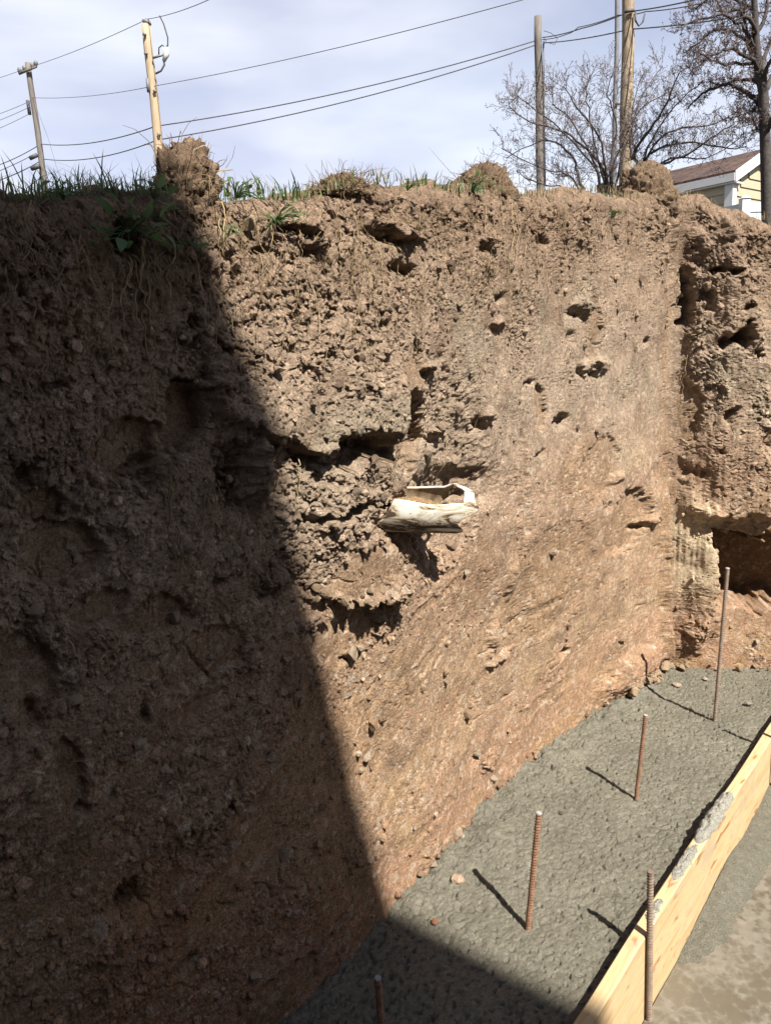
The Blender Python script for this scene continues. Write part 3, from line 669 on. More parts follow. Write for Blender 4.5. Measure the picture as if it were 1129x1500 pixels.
zf -= .05 * np.clip(-fbm(wx * 22, wy * 26, 108, 3) - .22, 0, 1) * ruf + .05 * np.clip(-fbm(wx * 62, wy * 62, 115, 2) - .26, 0, 1)
zf += .0016 * fbm(X * 160, Y * 160, 109, 2)
tro = np.abs(vnoise(X * 9 + 2 * vnoise(X * 3, Y * 3, 111), Y * 9, 112)); zf -= .0015 * sstep(.06, .0, tro) * ruf
ct = np.array((.165, .152, .120))[None, None, :] * (1 + .30 * fbm(X * 3, Y * 3, 113, 5, .6) + .18 * (j2 - .5))[..., None]
ct = ct + (np.array((.30, .23, .15)) - ct) * (sstep(.05, .0, Bm * 0 + nearbank * 0 + 1) * 0)[..., None]
foot = link('concrete_footing', arr_mesh('concrete_footing', np.stack([X, Y, zf], -1).reshape(-1, 3), grid_faces(na, nb)[:, ::-1], M['concrete'], ct.reshape(-1, 3)))
tag(foot, 'freshly poured grey concrete footing between the earth bank and the form board', 'concrete footing')

# form board: a plank on edge, worked along its own x axis
ang = math.atan2(BD[1], BD[0])
L0, L1 = -1.6, 3.0
n = 140; xs = np.linspace(L0, L1, n)
bev = .004
prof = [(0, -bev), (-bev, 0), (-BT + bev, 0), (-BT, -bev), (-BT, -BH + bev), (-BT + bev, -BH), (-bev, -BH), (0, -BH + bev)]
vs, fs = [], []
for i, x in enumerate(xs):
    wv = .0018 * math.sin(x * 3.1) + .0012 * math.sin(x * 9.3 + 1)
    for k, (y, z) in enumerate(prof): vs.append((x, y + wv, z + .0012 * math.sin(x * 5 + k)))
for i in range(n - 1):
    for k in range(8): fs.append((i * 8 + k, i * 8 + (k + 1) % 8, (i + 1) * 8 + (k + 1) % 8, (i + 1) * 8 + k))
fs += [tuple(range(8)), tuple(range((n - 1) * 8 + 7, (n - 1) * 8 - 1, -1))]
board = link('form_board', MB().add(vs, fs).mesh('form_board', M['wood']))
board.location = (BI[0], BI[1], BZ); board.rotation_euler = (0, 0, ang)
tag(board, 'pale pine form board on edge with knots and stains holding back the wet concrete', 'form board')

def splat(px0, py0, px1, py1, w, hgt, label, seed):
    p0, p1 = at_z(px0, py0, BZ)[:2], at_z(px1, py1, BZ)[:2]
    t0, t1 = (p0 - BI) @ BD, (p1 - BI) @ BD
    nx_, ny_ = 90, 34
    u = np.linspace(0, 1, nx_)[:, None]; q = np.linspace(-.5, .5, ny_)[None, :]
    U = np.repeat(u, ny_, 1); Q = np.repeat(q, nx_, 0)
    edge = np.clip(1 - np.abs(2 * U - 1) ** 4, 0, 1) ** .5
    wl = w * edge * (1 + .55 * vnoise(U * 7 + seed, U * 0 + seed, 121))
    X_ = t0 + (t1 - t0) * U; Y_ = -BT / 2 + .002 + Q * wl
    e = np.clip(1 - (2 * Q) ** 2, 0, 1) ** .45 * edge
    hh, _ = domes(X_ * 55, Y_ * 55 + seed, 122, .9); h2_, _ = domes(X_ * 130, Y_ * 130, 123, .9)
    Zs = e * (hgt * (.35 + .5 * hh + .35 * (.5 + vnoise(X_ * 18, Y_ * 18, 124 + seed))) + .004 * h2_) - .004
    c = np.array((.285, .272, .238)) * (1 + .12 * fbm(X_ * 40, Y_ * 40, 125, 2))[..., None]
    o = link('concrete_splatter', arr_mesh('concrete_splatter', np.stack([X_, Y_, Zs], -1).reshape(-1, 3), grid_faces(nx_, ny_), M['concrete'], c.reshape(-1, 3)))
    o.location = board.location; o.rotation_euler = board.rotation_euler
    tag(o, label, 'concrete splatter', 'concrete slopped onto the board'); return o
splat(1083, 1165, 1022, 1236, .050, .024, 'thickest and longest heap of pale concrete on top of the form board', 1)
splat(1026, 1238, 984, 1290, .034, .012, 'thin rough smear of pale concrete on the board, nearer than the thick heap', 2)
splat(974, 1318, 948, 1350, .030, .009, 'small flat dab of pale concrete on the board beside the tall stake bar', 3)

# pit floor mud and puddle
nx_, ny_ = 160, 160
gx = np.linspace(-6, 6, nx_)[:, None]; gy = np.linspace(-4, 8, ny_)[None, :]
GX = np.repeat(gx, ny_, 1); GY = np.repeat(gy, nx_, 0)
pf = link('pit_floor', arr_mesh('pit_floor', np.stack([GX, GY, -.27 + .02 * fbm(GX * 1.5, GY * 1.5, 131, 3)], -1).reshape(-1, 3), grid_faces(nx_, ny_)[:, ::-1], M['mud']))
tag(pf, kind='structure')
na2, nb2 = 360, 180
A2 = np.repeat(np.linspace(-1.6, 3.2, na2)[:, None], nb2, 1); B2 = np.repeat(np.linspace(BT + .001, 1.3, nb2)[None, :], na2, 0)
X2 = BI[0] + BD[0] * A2 - BN[0] * B2; Y2 = BI[1] + BD[1] * A2 - BN[1] * B2
zl = -.222 + .022 * (fbm(X2 * 4, Y2 * 4, 132, 3)) + .05 * sstep(.14, .0, B2 - BT) * sstep(.15, .75, A2) + .006 * fbm(X2 * 30, Y2 * 30, 133, 3) - .03 * sstep(.1, .35, B2) + .05 * sstep(1.1, 1.9, A2) 
zl = np.where(True, zl, zl)
spill = link('mud_spill', arr_mesh('mud_spill', np.stack([X2, Y2, zl], -1).reshape(-1, 3), grid_faces(na2, nb2), M['concrete'], np.full((na2 * nb2, 3), (.135, .126, .10))))
tag(spill, kind='structure')
na3, nb3 = 60, 60
A3 = np.repeat(np.linspace(-1.6, 3.2, na3)[:, None], nb3, 1); B3 = np.repeat(np.linspace(BT + .002, 2.0, nb3)[None, :], na3, 0)
X3 = BI[0] + BD[0] * A3 - BN[0] * B3; Y3 = BI[1] + BD[1] * A3 - BN[1] * B3
pud = link('puddle', arr_mesh('puddle', np.stack([X3, Y3, 0 * X3 - .215], -1).reshape(-1, 3), grid_faces(na3, nb3), M['water']))
tag(pud, kind='structure')

# ------------------------------------------------------------------ rebar
def rebar(base, top, r, label, mat, end=True, bury=.06):
    base, top = Vector(base), Vector(top); ax = (top - base).normalized(); ln = (top - base).length
    k = 12; step = r * .13; nrow = int((ln + bury) / step); u = ax.orthogonal().normalized(); w = ax.cross(u)
    t = np.arange(nrow + 1)[:, None] * step; g = np.arange(k)[None, :] * 2 * math.pi / k
    ph = (t / (r * .92) + 0.55 * np.sin(g)) % 1.0
    rib = np.clip(1 - np.abs(ph - .5) * 3.2, 0, 1); longi = (np.abs(np.cos(g)) > .97) * 1.0 + 0 * t
    rad = r * (.74 + .31 * np.maximum(rib, longi))
    V = np.zeros((nrow + 1, k, 3)); 
    for d, c_ in ((u, np.cos(g)), (w, np.sin(g))): V += (rad * c_)[..., None] * np.array(d)
    V += t[..., None] * np.array(ax)
    V[..., 2] += 0
    V += np.array(-ax * bury)
    idx = np.arange(nrow)[:, None] * k + np.arange(k)[None, :]; nxt = np.arange(nrow)[:, None] * k + (np.arange(k)[None, :] + 1) % k
    Fq = np.stack([idx, nxt, nxt + k, idx + k], -1).reshape(-1, 4)
    o = link('rebar', arr_mesh('rebar', V.reshape(-1, 3), Fq, mat)); o.location = base
    tag(o, label, 'rebar', 'steel bars standing along the footing')
    m = MB(); tp = ax * (nrow * step - bury)
    m.tube([tp - ax * .004, tp, tp + ax * .0015], [r * .9, r * .92, r * .62], 12); m.build('cut_end', M['steel_end'] if end else mat, o)
    return o
def vert_top(b, x, y):
    d = ray(x, y); t = np.linalg.norm(np.array(b)[:2]) / np.linalg.norm(d[:2]); return CAM + d * t
for (bx, by), (tx, ty), r, mt, lab in (((773, 1358), (789, 1190), .0098, 'rust', 'thick orange-brown rebar with bright cut end standing in the middle of the sunlit footing'),
                                       ((931, 1170), (945, 1047), .0085, 'rust', 'shorter thin red-brown rebar between the orange-brown bar and the tall bar by the corner'),
                                       ((1046, 1055), (1065, 832), .0095, 'rust2', 'tall pale ribbed rebar standing before the dark hollow at the far corner')):
    b = at_z(bx, by, .004); rebar(b, vert_top(b, tx, ty), r, lab, M[mt])
tp = at_z(553, 1432, .36); rebar((tp[0] + .001, tp[1] + .002, 0), tp, .0085, 'dark rebar with a white cut end, alone in the shadow at the bottom', M['rust'])
b = at_z(952, 1492, -.21); ob = (b[:2] - BI) @ BN; b[:2] += BN * (-(BT + .0105) - ob)
rebar(b, vert_top(b, 952, 1276), .0098, 'ribbed rebar stake against the outer face of the pale form board', M['rust2'], False)
# a second stake farther along the board, just out of frame: its shadow falls on the concrete
tipp = at_z(1060, 1068, 0.004)
hh_ = .34; sp = tipp - SD * (hh_ / -SD[2]) ; sp[2] = 0
o_ = (sp[:2] - BI) @ BN; sp[:2] += BN * (-(BT + .0105) - o_) * 0 
rebar((sp[0], sp[1], -.2), (sp[0], sp[1], hh_), .0085, 'rebar stake farther along the form board', M['rust'], False)

# ------------------------------------------------------------------ stones on the concrete
def stone(px, py, r, label, flat=.7, z=.0, c=(.5, .4, .3)):
    c = tuple(x * .8 for x in c)
    V = ICO2 * (1 + .25 * rng.random((len(ICO2), 1))) + .14 * np.sin(ICO2[:, [1, 2, 0]] * 3 + rng.uniform(0, 6, (1, 3)))
    V = V * np.array([1, .85, flat])
    me = arr_mesh('stone', V * r, ICOT2, M['clod'], smooth=False)
    o = link('stone', me); p = at_z(px, py, r * .3 + .006 + z); o.location = p; o.rotation_euler = (rng.uniform(-.3, .3), rng.uniform(-.3, .3), rng.uniform(0, 6)); o.color = (*c, 1)
    tag(o, label, 'stone', 'loose stones on the wet concrete'); return o
stone(671, 1288, .020, 'largest pale pinkish stone lying on the sunlit wet concrete', .6, c=(.58, .45, .35))
stone(675, 1224, .011, 'small pale stone at the very edge of the earth bank above the largest stone', .7, c=(.58, .47, .37))
stone(636, 1350, .010, 'small reddish stone on the concrete at the edge of the shadow', .8, c=(.38, .20, .13))
stone(991, 1003, .020, 'flat pale stone on concrete left of the tall bar near the corner', .5, c=(.50, .42, .33))
stone(1032, 994, .011, 'tiny pale stone between the flat stone and the tall bar', .5, c=(.50, .44, .36))
stone(1096, 1030, .014, 'grey stone on the concrete right of the tall bar', .55, c=(.36, .33, .29))
stone(822, 1191, .009, 'dark wet pebble right of the orange-brown bar', .5, c=(.14, .13, .11))

# ------------------------------------------------------------------ broken pipe
pp, pn_, _, _, pnn = bank_px(640, 742)
_sz = main_sz(636, 742); _d = ray(604, 741); pc = CAM + _d * ((W0 @ WN + float(bulge(*_sz)) + .068) / (_d[:2] @ WN))
pr, pl = .074, .335
pang = math.atan2(WD[1], WD[0]) - R(12)
pipe = link('broken_pipe', None) if False else None
def pipe_shell():
    nt, ng = 90, 56; vs = []
    T = np.linspace(-pl / 2 - .05, pl / 2, nt)[:, None]; g01 = np.linspace(0, 1, ng)[None, :]
    # angle measured from straight down; the top is broken away, front edge lower than the back edge
    u = (T + pl / 2) / pl
    front = R(-104) - R(8) * np.sin(u * 9) * .4 + R(95) * sstep(.16, -.05, u) - R(74) * sstep(.86, .97, u)
    back = R(138) + R(6) * np.sin(u * 7 + 1) + R(43) * sstep(.93, .985, u)
    G = front + (back - front) * g01
    Tj = T + 0 * G
    endj = (.014 * np.sin(G * 3 + 1) + .010 * np.sin(G * 7) - .055 * sstep(R(-30), R(-60), G) * sstep(R(-100), R(-70), G) * .5) * sstep(.75, 1, u)
    Tj = Tj + endj
    def ringp(r): return np.stack([Tj, -r * -np.sin(G) * 1.0, -r * np.cos(G)], -1)
    O = ringp(pr); I = ringp(pr - .0055); n = nt * ng
    V = np.concatenate([O.reshape(-1, 3), I.reshape(-1, 3)])
    q = grid_faces(nt, ng); faces = [q, q[:, ::-1] + n]
    e = np.arange(nt - 1) * ng; f1 = np.stack([e, e + ng, e + ng + n, e + n], -1); e2_ = e + ng - 1; f2 = np.stack([e2_, e2_ + n, e2_ + ng + n, e2_ + ng], -1)
    c = np.arange(ng - 1); f3 = np.stack([c, c + n, c + 1 + n, c + 1], -1); c2 = c + (nt - 1) * ng; f4 = np.stack([c2, c2 + 1, c2 + 1 + n, c2 + n], -1)
    return V, np.concatenate(faces + [f1, f2, f3, f4]), len(q)
V, Fq, nin = pipe_shell()
pipe = link('broken_pipe', arr_mesh('broken_pipe', V, Fq, M['pipe'])); pipe.data.materials.append(M['pipe_in']); mi = np.zeros(len(Fq), np.int32); mi[nin:2 * nin] = 1; pipe.data.polygons.foreach_set('material_index', mi)
pipe.location = pc; pipe.rotation_euler = (0, R(12), pang)
tag(pipe, 'broken white plastic drain pipe smeared with mud sticking out of the earth bank', 'pipe')
nt, nq = 60, 24
T = np.repeat(np.linspace(-pl / 2 - .03, pl / 2 - .035, nt)[:, None], nq, 1); Q = np.repeat(np.linspace(-1, 1, nq)[None, :], nt, 0)
zz = .012 + .012 * fbm(T * 18, Q * 2, 141, 3) + .008 * domes(T * 60, Q * 4, 142)[0] - .05 * sstep(.7, 1, (T + pl / 2) / pl)
yy = Q * np.sqrt(np.clip((pr - .006) ** 2 - zz ** 2, 1e-6, None))
dirt = link('soil_fill', arr_mesh('soil_fill', np.stack([T, yy, zz], -1).reshape(-1, 3), grid_faces(nt, nq), M['soil'], np.full((nt * nq, 3), (.36, .25, .15))), pipe)
tag(dirt, kind='stuff')

# ------------------------------------------------------------------ sod clumps on the rim
V6, T6 = ico(6)
def mound(px, py, w, hgt, depth, tilt, label, seed, back=.10, c0=(.20, .148, .108), shape=None):
    s, z = main_sz(px, py) if px < 960 else right_sz(px, py)
    zt = float(np.interp(s, s_arr, ztop)); P = W0 + WD * s if s < SC else CP + RD * (s - SC); Nn = WN if s < SC else RN
    if s < SC: back = back - float(bulge(s, zt))
    V = V6.astype(np.float64).copy()
    zc = V[:, 2].copy()
    prof = np.where(zc > 0, (1 - .22 * zc) / np.sqrt(np.clip(1 - zc ** 2, .05, 1)) ** .35, 1.0)
    V[:, 0] *= prof; V[:, 1] *= prof
    V[:, 2] = np.where(zc < 0, zc * .5, zc); V[:, :2] *= (1.12 - .18 * np.clip(zc, 0, 1))[:, None]
    if shape == 'horn': V[:, 0] = V[:, 0] * (1.1 - .25 * np.clip(zc, 0, 1)) + .34 * np.clip(zc, 0, 1)
    r = np.linalg.norm(V, axis=1, keepdims=True)
    d = V / r; sc_ = np.array([w / 2, depth / 2, hgt])
    Wp = d * sc_
    Wp = Wp + .012 * np.stack([fbm(Wp[:, (k + 1) % 3] * 40 + seed, Wp[:, (k + 2) % 3] * 40, seed + 7 + k, 3) for k in range(3)], 1)
    nz = .16 * (worley3(Wp * 18 + seed, seed) - .4) * .10 + .16 * (worley3(Wp * 46 + seed, seed + 1) - .4) * .10 + .13 * (worley3(Wp * 100, seed + 2) - .4) * .10 + .09 * (worley3(Wp * 210, seed + 3) - .4) * .10
    nz += .055 * (fbm(Wp[:, 0] * 9 + Wp[:, 1] * 5, Wp[:, 2] * 12 - Wp[:, 1] * 6, seed, 4, .6)) * (.35 + .65 * (hgt > .05))
    X_ = V * sc_ + d * nz[:, None]
    shade = (1 + .3 * (worley3(Wp * 34 + seed, seed + 1) - .4))[:, None]
    o = link('sod_clump', arr_mesh('sod_clump', X_, T6, M['soil'], np.clip(np.array(c0) * shade, .03, .6)))
    o.location = (P[0] - Nn[0] * back, P[1] - Nn[1] * back, zt - .03); dirn = WD if s < SC else RD
    o.rotation_euler = (0, R(tilt), math.atan2(dirn[1], dirn[0]))
    tag(o, label, 'sod clump', 'dug up sods along the rim')
    # root hairs and dry strands, one loose mass
    m = MB(); idx = np.where((V6[:, 2] > -.1))[0]
    for k in range(230):
        i = int(rng.choice(idx)); p = Vector(X_[i]); dd = Vector(d[i]) + Vector(rng.normal(size=3) * .5); dd.normalize()
        ln = rng.uniform(.01, .045) if k % 6 else rng.uniform(.04, .10)
        g = Vector(rng.normal(size=3)) * .4 - Vector((0, 0, .5 * (rng.random() < .6)))
        m.tube([p - dd * .004, p + dd * ln * .4, p + dd * ln * .75 + g * ln * .2, p + dd * ln + g * ln * .5], [.0009, .0008, .0006, .0003], 3, False)
    h_ = m.build('root_hair', M['straw'], o); tag(h_, kind='stuff')
    for k in range(40):
        i = int(rng.choice(idx)); clod(Vector(X_[i]) * 1.0, rng.uniform(.005, .013), np.array(c0) * rng.uniform(.8, 1.4), 'clod', o)
    return o
mound(294, 278, .155, .125, .15, 0, 'tallest clump of dug-up sod, standing right of the pale pole', 11, .08, shape='horn')
mound(742, 272, .26, .115, .17, 2, 'rounded grassy sod clump left of the weathered grey pole', 21, .09)
mound(524, 272, .17, .036, .12, 0, 'low flat sod clump in the middle of the rim', 31, .06)
mound(966, 290, .36, .19, .24, 4, 'wide sod clump in front of the brown roofed house', 41, .11)

# ------------------------------------------------------------------ grass, straw, weeds, roots
def rim(s, back=0.0):
    zt = float(np.interp(s, s_arr, ztop)); P = W0 + WD * s if s < SC else CP + RD * (s - SC); Nn = WN if s < SC else RN
    if s < SC: back = back - float(bulge(s, zt))
    return Vector((P[0] - Nn[0] * back, P[1] - Nn[1] * back, zt - .006))
def blades(n, srange, hmin, hmax, name, mat, wmin=.0012, wmax=.0028, bmax=.25, lean=.5, front=.0, dens=None):
    vs, fs = [], []
    for k in range(n):
        s = rng.uniform(*srange)
        if dens is not None and rng.random() > dens(s): continue
        p = rim(s, rng.uniform(-front, bmax) if rng.random() < .6 else rng.uniform(-front, .06)); az = rng.uniform(0, 6.28); ln = rng.uniform(hmin, hmax) * (1 if rng.random() < .8 else 1.4); lw = rng.uniform(wmin, wmax)
        d = Vector((math.cos(az), math.sin(az), 0)); sd = Vector((-d.y, d.x, 0)); ben = rng.uniform(.05, lean)
        b = len(vs)
        for i, t in enumerate((0, .35, .7)):
            c = p + Vector((0, 0, ln * t * (1 - .3 * ben * t))) + d * ln * ben * t * t * 1.3; w = lw * (1 - .5 * t)
            vs += [c - sd * w, c + sd * w]
        vs.append(p + Vector((0, 0, ln * (1 - .3 * ben))) + d * ln * ben * 1.3)
        fs += [(b, b + 1, b + 3), (b, b + 3, b + 2), (b + 2, b + 3, b + 5), (b + 2, b + 5, b + 4), (b + 4, b + 5, b + 6)]
    o = link(name, arr_mesh(name, np.array([tuple(v_) for v_ in vs]), np.array(fs), mat)); tag(o, kind='stuff'); return o
sx = lambda x: main_sz(x, 280)[0]
g1 = blades(1050, (sx(-330), sx(250)), .015, .06, 'grass', M['grass'], .0007, .002, bmax=.3, lean=.95)
tag(g1, 'dark green grass along the shaded left end of the rim', 'grass')
dn = lambda s: (.9 if sx(325) < s < sx(465) else .25) if s < sx(640) else (.9 if sx(640) < s < sx(715) else .12)
g2 = blades(1900, (sx(325), sx(940)), .014, .045, 'grass', M['grass'], bmax=.25, lean=.7, front=.02, dens=dn)
tag(g2, 'sunlit short green grass along the middle of the rim', 'grass')
g3 = blades(1400, (sx(-40), SC + .6), .012, .05, 'dry_grass', M['straw'], .0006, .0013, .2, .9, .035)
tag(g3, 'dry straw-coloured grass strands along the whole rim', 'dry grass')

# hanging dead grass and fine roots over the face: one loose mass
m = MB()
def strand(m, x, y, ln, r, right=False, sway=.3, off=.006, n=7, down=True):
    p, nrm, c, cr, nn = bank_px(x, y, right); nn = Vector(nn); t = Vector((WD[0], WD[1], 0)) if not right else Vector((RD[0], RD[1], 0))
    s0, z0 = right_sz(x, y) if right else main_sz(x, y); pts = []; sd = 0
    for i in range(n):
        f_ = i / (n - 1); sd += rng.normal() * sway * ln / n
        zz_ = z0 - ln * f_ * (1 if down else .4); q = bank_point(s0 + sd, zz_)
        base = Vector(q[0]); pts.append(Vector((base.x, base.y, zz_)) + nn * (off + .004 * math.sin(f_ * 3.1) + .003 * rng.random()))
    m.tube(pts, [r * (1 - .7 * i / (n - 1)) for i in range(n)], 4, False)
for k in range(760):
    y = 292 + abs(rng.normal()) * 110; x = rng.uniform(0, 985)
    if y > 760: continue
    strand(m, x, y, rng.uniform(.02, .10), rng.uniform(.0005, .0013), sway=.8)
for k in range(70):
    strand(m, rng.uniform(1000, 1110), rng.uniform(330, 620), rng.uniform(.03, .12), rng.uniform(.0005, .001), True, .8)
for x0, y0 in ((262, 700), (300, 720), (380, 690), (345, 760), (270, 800), (560, 660)):
    for k in range(9): strand(m, x0 + rng.normal() * 14, y0 + rng.normal() * 12, rng.uniform(.04, .12), rng.uniform(.0007, .0014), sway=.5)
m2 = MB()
for k in range(46):
    strand(m2, rng.uniform(430, 960), 296 + abs(rng.normal()) * 60, rng.uniform(.08, .30), rng.uniform(.0006, .0011), sway=.35, n=12)
for k in range(16): strand(m2, rng.uniform(60, 420), 296 + abs(rng.normal()) * 60, rng.uniform(.06, .22), rng.uniform(.0006, .0011), sway=.4, n=12)
fr2 = m2.build('hanging_roots', M['root_pale'], bank); tag(fr2, kind='stuff')
fr = m.build('fine_roots', M['straw'], bank); tag(fr, kind='stuff')
def root(x, y, ln, r, mat='root', right=False, sway=.35, off=.008):
    m = MB(); strand(m, x, y, ln, r, right, sway, off, 14); m.build('root', M[mat], bank, True)
for a_ in ((196, 365, .18, .0042, 'root'), (212, 410, .19, .0028, 'root'), (200, 340, .06, .006, 'root'), (430, 648, .16, .0018, 'root_pale'), (740, 300, .42, .0014, 'root_pale'), (744, 330, .34, .0011, 'root_pale'), (820, 360, .16, .0010, 'root_pale'),
           (521, 655, .12, .0018, 'root'), (546, 665, .10, .0020, 'root'), (662, 640, .16, .0016, 'root_pale'), (690, 520, .26, .0012, 'root_pale'), (322, 295, .10, .0020, 'root_pale'), (318, 310, .09, .0014, 'root_pale'),
           (395, 320, .13, .0012, 'root_pale'), (560, 360, .10, .0012, 'root'), (300, 400, .16, .0010, 'root_pale'), (330, 690, .10, .0016, 'root_pale'), (365, 700, .14, .0018, 'root'), (255, 720, .16, .0026, 'root'), (268, 770, .12, .0020, 'root'),
           (778, 380, .10, .0011, 'root_pale'), (850, 420, .11, .0010, 'root_pale'), (700, 330, .14, .0011, 'root_pale'), (610, 420, .10, .0010, 'root'), (470, 880, .07, .0010, 'root_pale'), (498, 680, .09, .0016, 'root'), (105, 940, .08, .0012, 'root_pale')):
    root(*a_)
for a_ in ((1000, 520, .28, .0016), (1068, 470, .14, .0014), (1078, 475, .16, .0012), (1045, 550, .2, .0014), (990, 400, .16, .0014)):
    root(*a_[:4], 'root_pale', True)

def leaf_mesh(ln, w, fold=.25, curl=.5):
    vs, fs = [], []; n = 7
    for i in range(n):
        t = i / (n - 1); ww = w * (math.sin(math.pi * min(1, t * .92 + .06)) ** .8) * (1.15 - .35 * t) if 0 < i < n - 1 else w * .08
        z = -curl * ln * t * t * .5; vs += [(ln * t, -ww / 2, z + fold * ww * .5), (ln * t, 0, z), (ln * t, ww / 2, z + fold * ww * .5)]
    for i in range(n - 1):
        for j in range(2): a0 = i * 3 + j; fs.append((a0, a0 + 3, a0 + 4, a0 + 1))
    return MB().add(vs, fs).mesh('leaf', M['weed'], True)
LEAF = [leaf_mesh(1, .52), leaf_mesh(1, .42, .3, .9), leaf_mesh(1, .62, .2, .3), leaf_mesh(1, .2, .4, .8)]
def weed(px, py, n, size, label, z=None, spread=.02, kinds=(0, 1, 2), stems=True, drop=.0):
    p, nn, c, cr, nv = bank_px(px, py) if py > 292 else (np.array(rim(sx(px))), None, None, None, (WN[0], WN[1], 0))
    o = empty('weed', tuple(p)); tag(o, label, 'weed', 'broad-leaved weeds on the rim'); m = MB(); nv = Vector(nv)
    for k in range(n):
        az = rng.uniform(-1.6, 1.6); d = (nv * math.cos(az) + Vector((-nv.y, nv.x, 0)) * math.sin(az)); el = rng.uniform(.1, 1.1)
        tip = d * rng.uniform(.3, 1) * spread * 1.5 + Vector((0, 0, rng.uniform(-.3, 1) * spread - drop * rng.random())) + nv * .012
        m.tube([(0, 0, -.005), tip * .5 + Vector((0, 0, .006)), tip], [.0014, .0011, .0008], 4)
        lf = link('leaf', random.choice([LEAF[i] for i in kinds]), o); lf.location = tip; s_ = size * rng.uniform(.6, 1.15); lf.scale = (s_, s_, s_)
        lf.rotation_euler = (rng.uniform(-.6, .6), -el + rng.uniform(-.2, .9), math.atan2(d.y, d.x) + rng.uniform(-.5, .5))
    m.build('stem', M['weed'], o); return o
weed(186, 322, 26, .036, 'bushy broad-leaved weed hanging over the shaded rim above the thick root', spread=.055, drop=.05)
weed(262, 350, 7, .032, 'small drooping weed in shade just left of the sunlit soil', spread=.03, drop=.05)
weed(92, 284, 9, .023, 'low leafy weed on the rim between the two left poles', spread=.02)
weed(222, 276, 6, .028, 'upright weed with a round leaf at the foot of the pale pole', spread=.02, kinds=(2, 0))
weed(402, 300, 20, .020, 'small-leaved green weed tuft on the sunlit rim beside a pale scrap', spread=.035, drop=.02)
weed(326, 332, 4, .034, 'single narrow green leaf hanging on a straw stem below the tallest sod clump', spread=.015, kinds=(3,), drop=.03)
weed(345, 285, 12, .018, 'weed patch at the right foot of the tallest sod clump', spread=.03)
weed(690, 284, 16, .030, 'grassy weed tuft left of the rounded sod clump', spread=.035, kinds=(3, 3, 1))
weed(596, 292, 10, .022, 'small weed in the middle of the sunlit rim', spread=.025, kinds=(3, 0))
weed(895, 312, 12, .024, 'thin green tuft on the slope below the bare shrub', spread=.03, kinds=(3,))
pb, _, _, _, pv = bank_px(358, 298)
scr = clod(pb + np.array(pv) * .012, .028, (.55, .44, .30), 'pale_stone'); scr.scale = (.03, .018, .014)

# ------------------------------------------------------------------ ground above, pit sides behind the camera
GZ = 2.3
outer = 1500
m = MB()
def gp(x, y, z=GZ): return (x, y, z)
pitpoly = [W0 + WD * -1.75 - WN * .8, W0 + WD * -1.2 - WN * .8, CP - WN * .3 - WD * -.6, CP + RD * 1.5 - RN * .8, np.array([4.6, 3.2]), np.array([4.6, -2.0]), np.array([-3.2, -2.0]), np.array([-3.2, .2])]
ring_in = [(p[0], p[1], z) for p, z in zip(pitpoly, (1.8, 1.85, 2.1, 1.9, 1.9, 1.9, 1.9, 1.8))]
cen = Vector((0.4, 1.2, 0)); vs, fs = [], []; n = len(ring_in)
for mul, zz_ in ((1, None), (3, 2.35), (30, 2.4), (600, 2.4)):
    for p in ring_in:
        d = Vector((p[0], p[1], 0)) - cen; q = cen + d * mul; vs.append((q.x, q.y, p[2] if zz_ is None else zz_))
for r_ in range(3):
    for i in range(n): fs.append((r_ * n + i, r_ * n + (i + 1) % n, (r_ + 1) * n + (i + 1) % n, (r_ + 1) * n + i))
gr = MB().add(vs, fs).build('ground', M['turf']); tag(gr, kind='structure')
vs = [p for p in ring_in] + [(p[0], p[1], -.35) for p in ring_in]
fs = [(i, n + i, n + (i + 1) % n, (i + 1) % n) for i in range(3, n)]
pw = link('pit_side', arr_mesh('pit_side', np.array(vs), np.array(fs), M['soil'], np.full((len(vs), 3), (.28, .2, .14)), False)); tag(pw, kind='structure')

# ------------------------------------------------------------------ the tall house behind, whose eave throws the big shadow
A0 = at_z(575, 1330, 0); B0 = at_z(840, 1470, 0); LN = (B0 - A0)[:2]; LN /= np.linalg.norm(LN); LNn = np.array([-LN[1], LN[0]])     # LNn points to the pit
Qe = A0 - SD * 12.0
le = Vector((LN[0], LN[1], 0)); ne = Vector((LNn[0], LNn[1], 0)); q0 = Vector(Qe)
hb = empty('tall_house', (Qe[0], Qe[1], 0)); tag(hb, 'tall sided house rising beside the pit with a straight eave', 'house')
def hpt(u, w, z): return le * u - ne * w + Vector((0, 0, z))
u0, u1, wd = -3.1, 9.0, 7.0
zt_ = float(Qe[2])
m = MB(); m.prism([hpt(u0, .35, -.4), hpt(u1, .35, -.4), hpt(u1, wd, -.4), hpt(u0, wd, -.4)], (0, 0, zt_ - .15 + .4)); m.build('wall', M['brick'], hb)
m = MB(); m.prism([hpt(u0 - .3, 0, zt_ - .18), hpt(u0 - .3, 0, zt_), hpt(u0 - .3, wd / 2, zt_ + 1.6), hpt(u0 - .3, wd, zt_), hpt(u0 - .3, wd, zt_ - .18)], le * (u1 - u0 + .6)); m.build('roof', M['shingle'], hb)
for uu in (1, 4.5):
    m = MB(); m.prism([hpt(uu, .34, 4.2), hpt(uu + 1.2, .34, 4.2), hpt(uu + 1.2, .34, 5.6), hpt(uu, .34, 5.6)], ne * .06); wf = m.build('window', M['trim'], hb)
    m = MB(); m.prism([hpt(uu + .1, .27, 4.3), hpt(uu + 1.1, .27, 4.3), hpt(uu + 1.1, .27, 5.5), hpt(uu + .1, .27, 5.5)], ne * .004); m.build('pane', M['black'], wf)

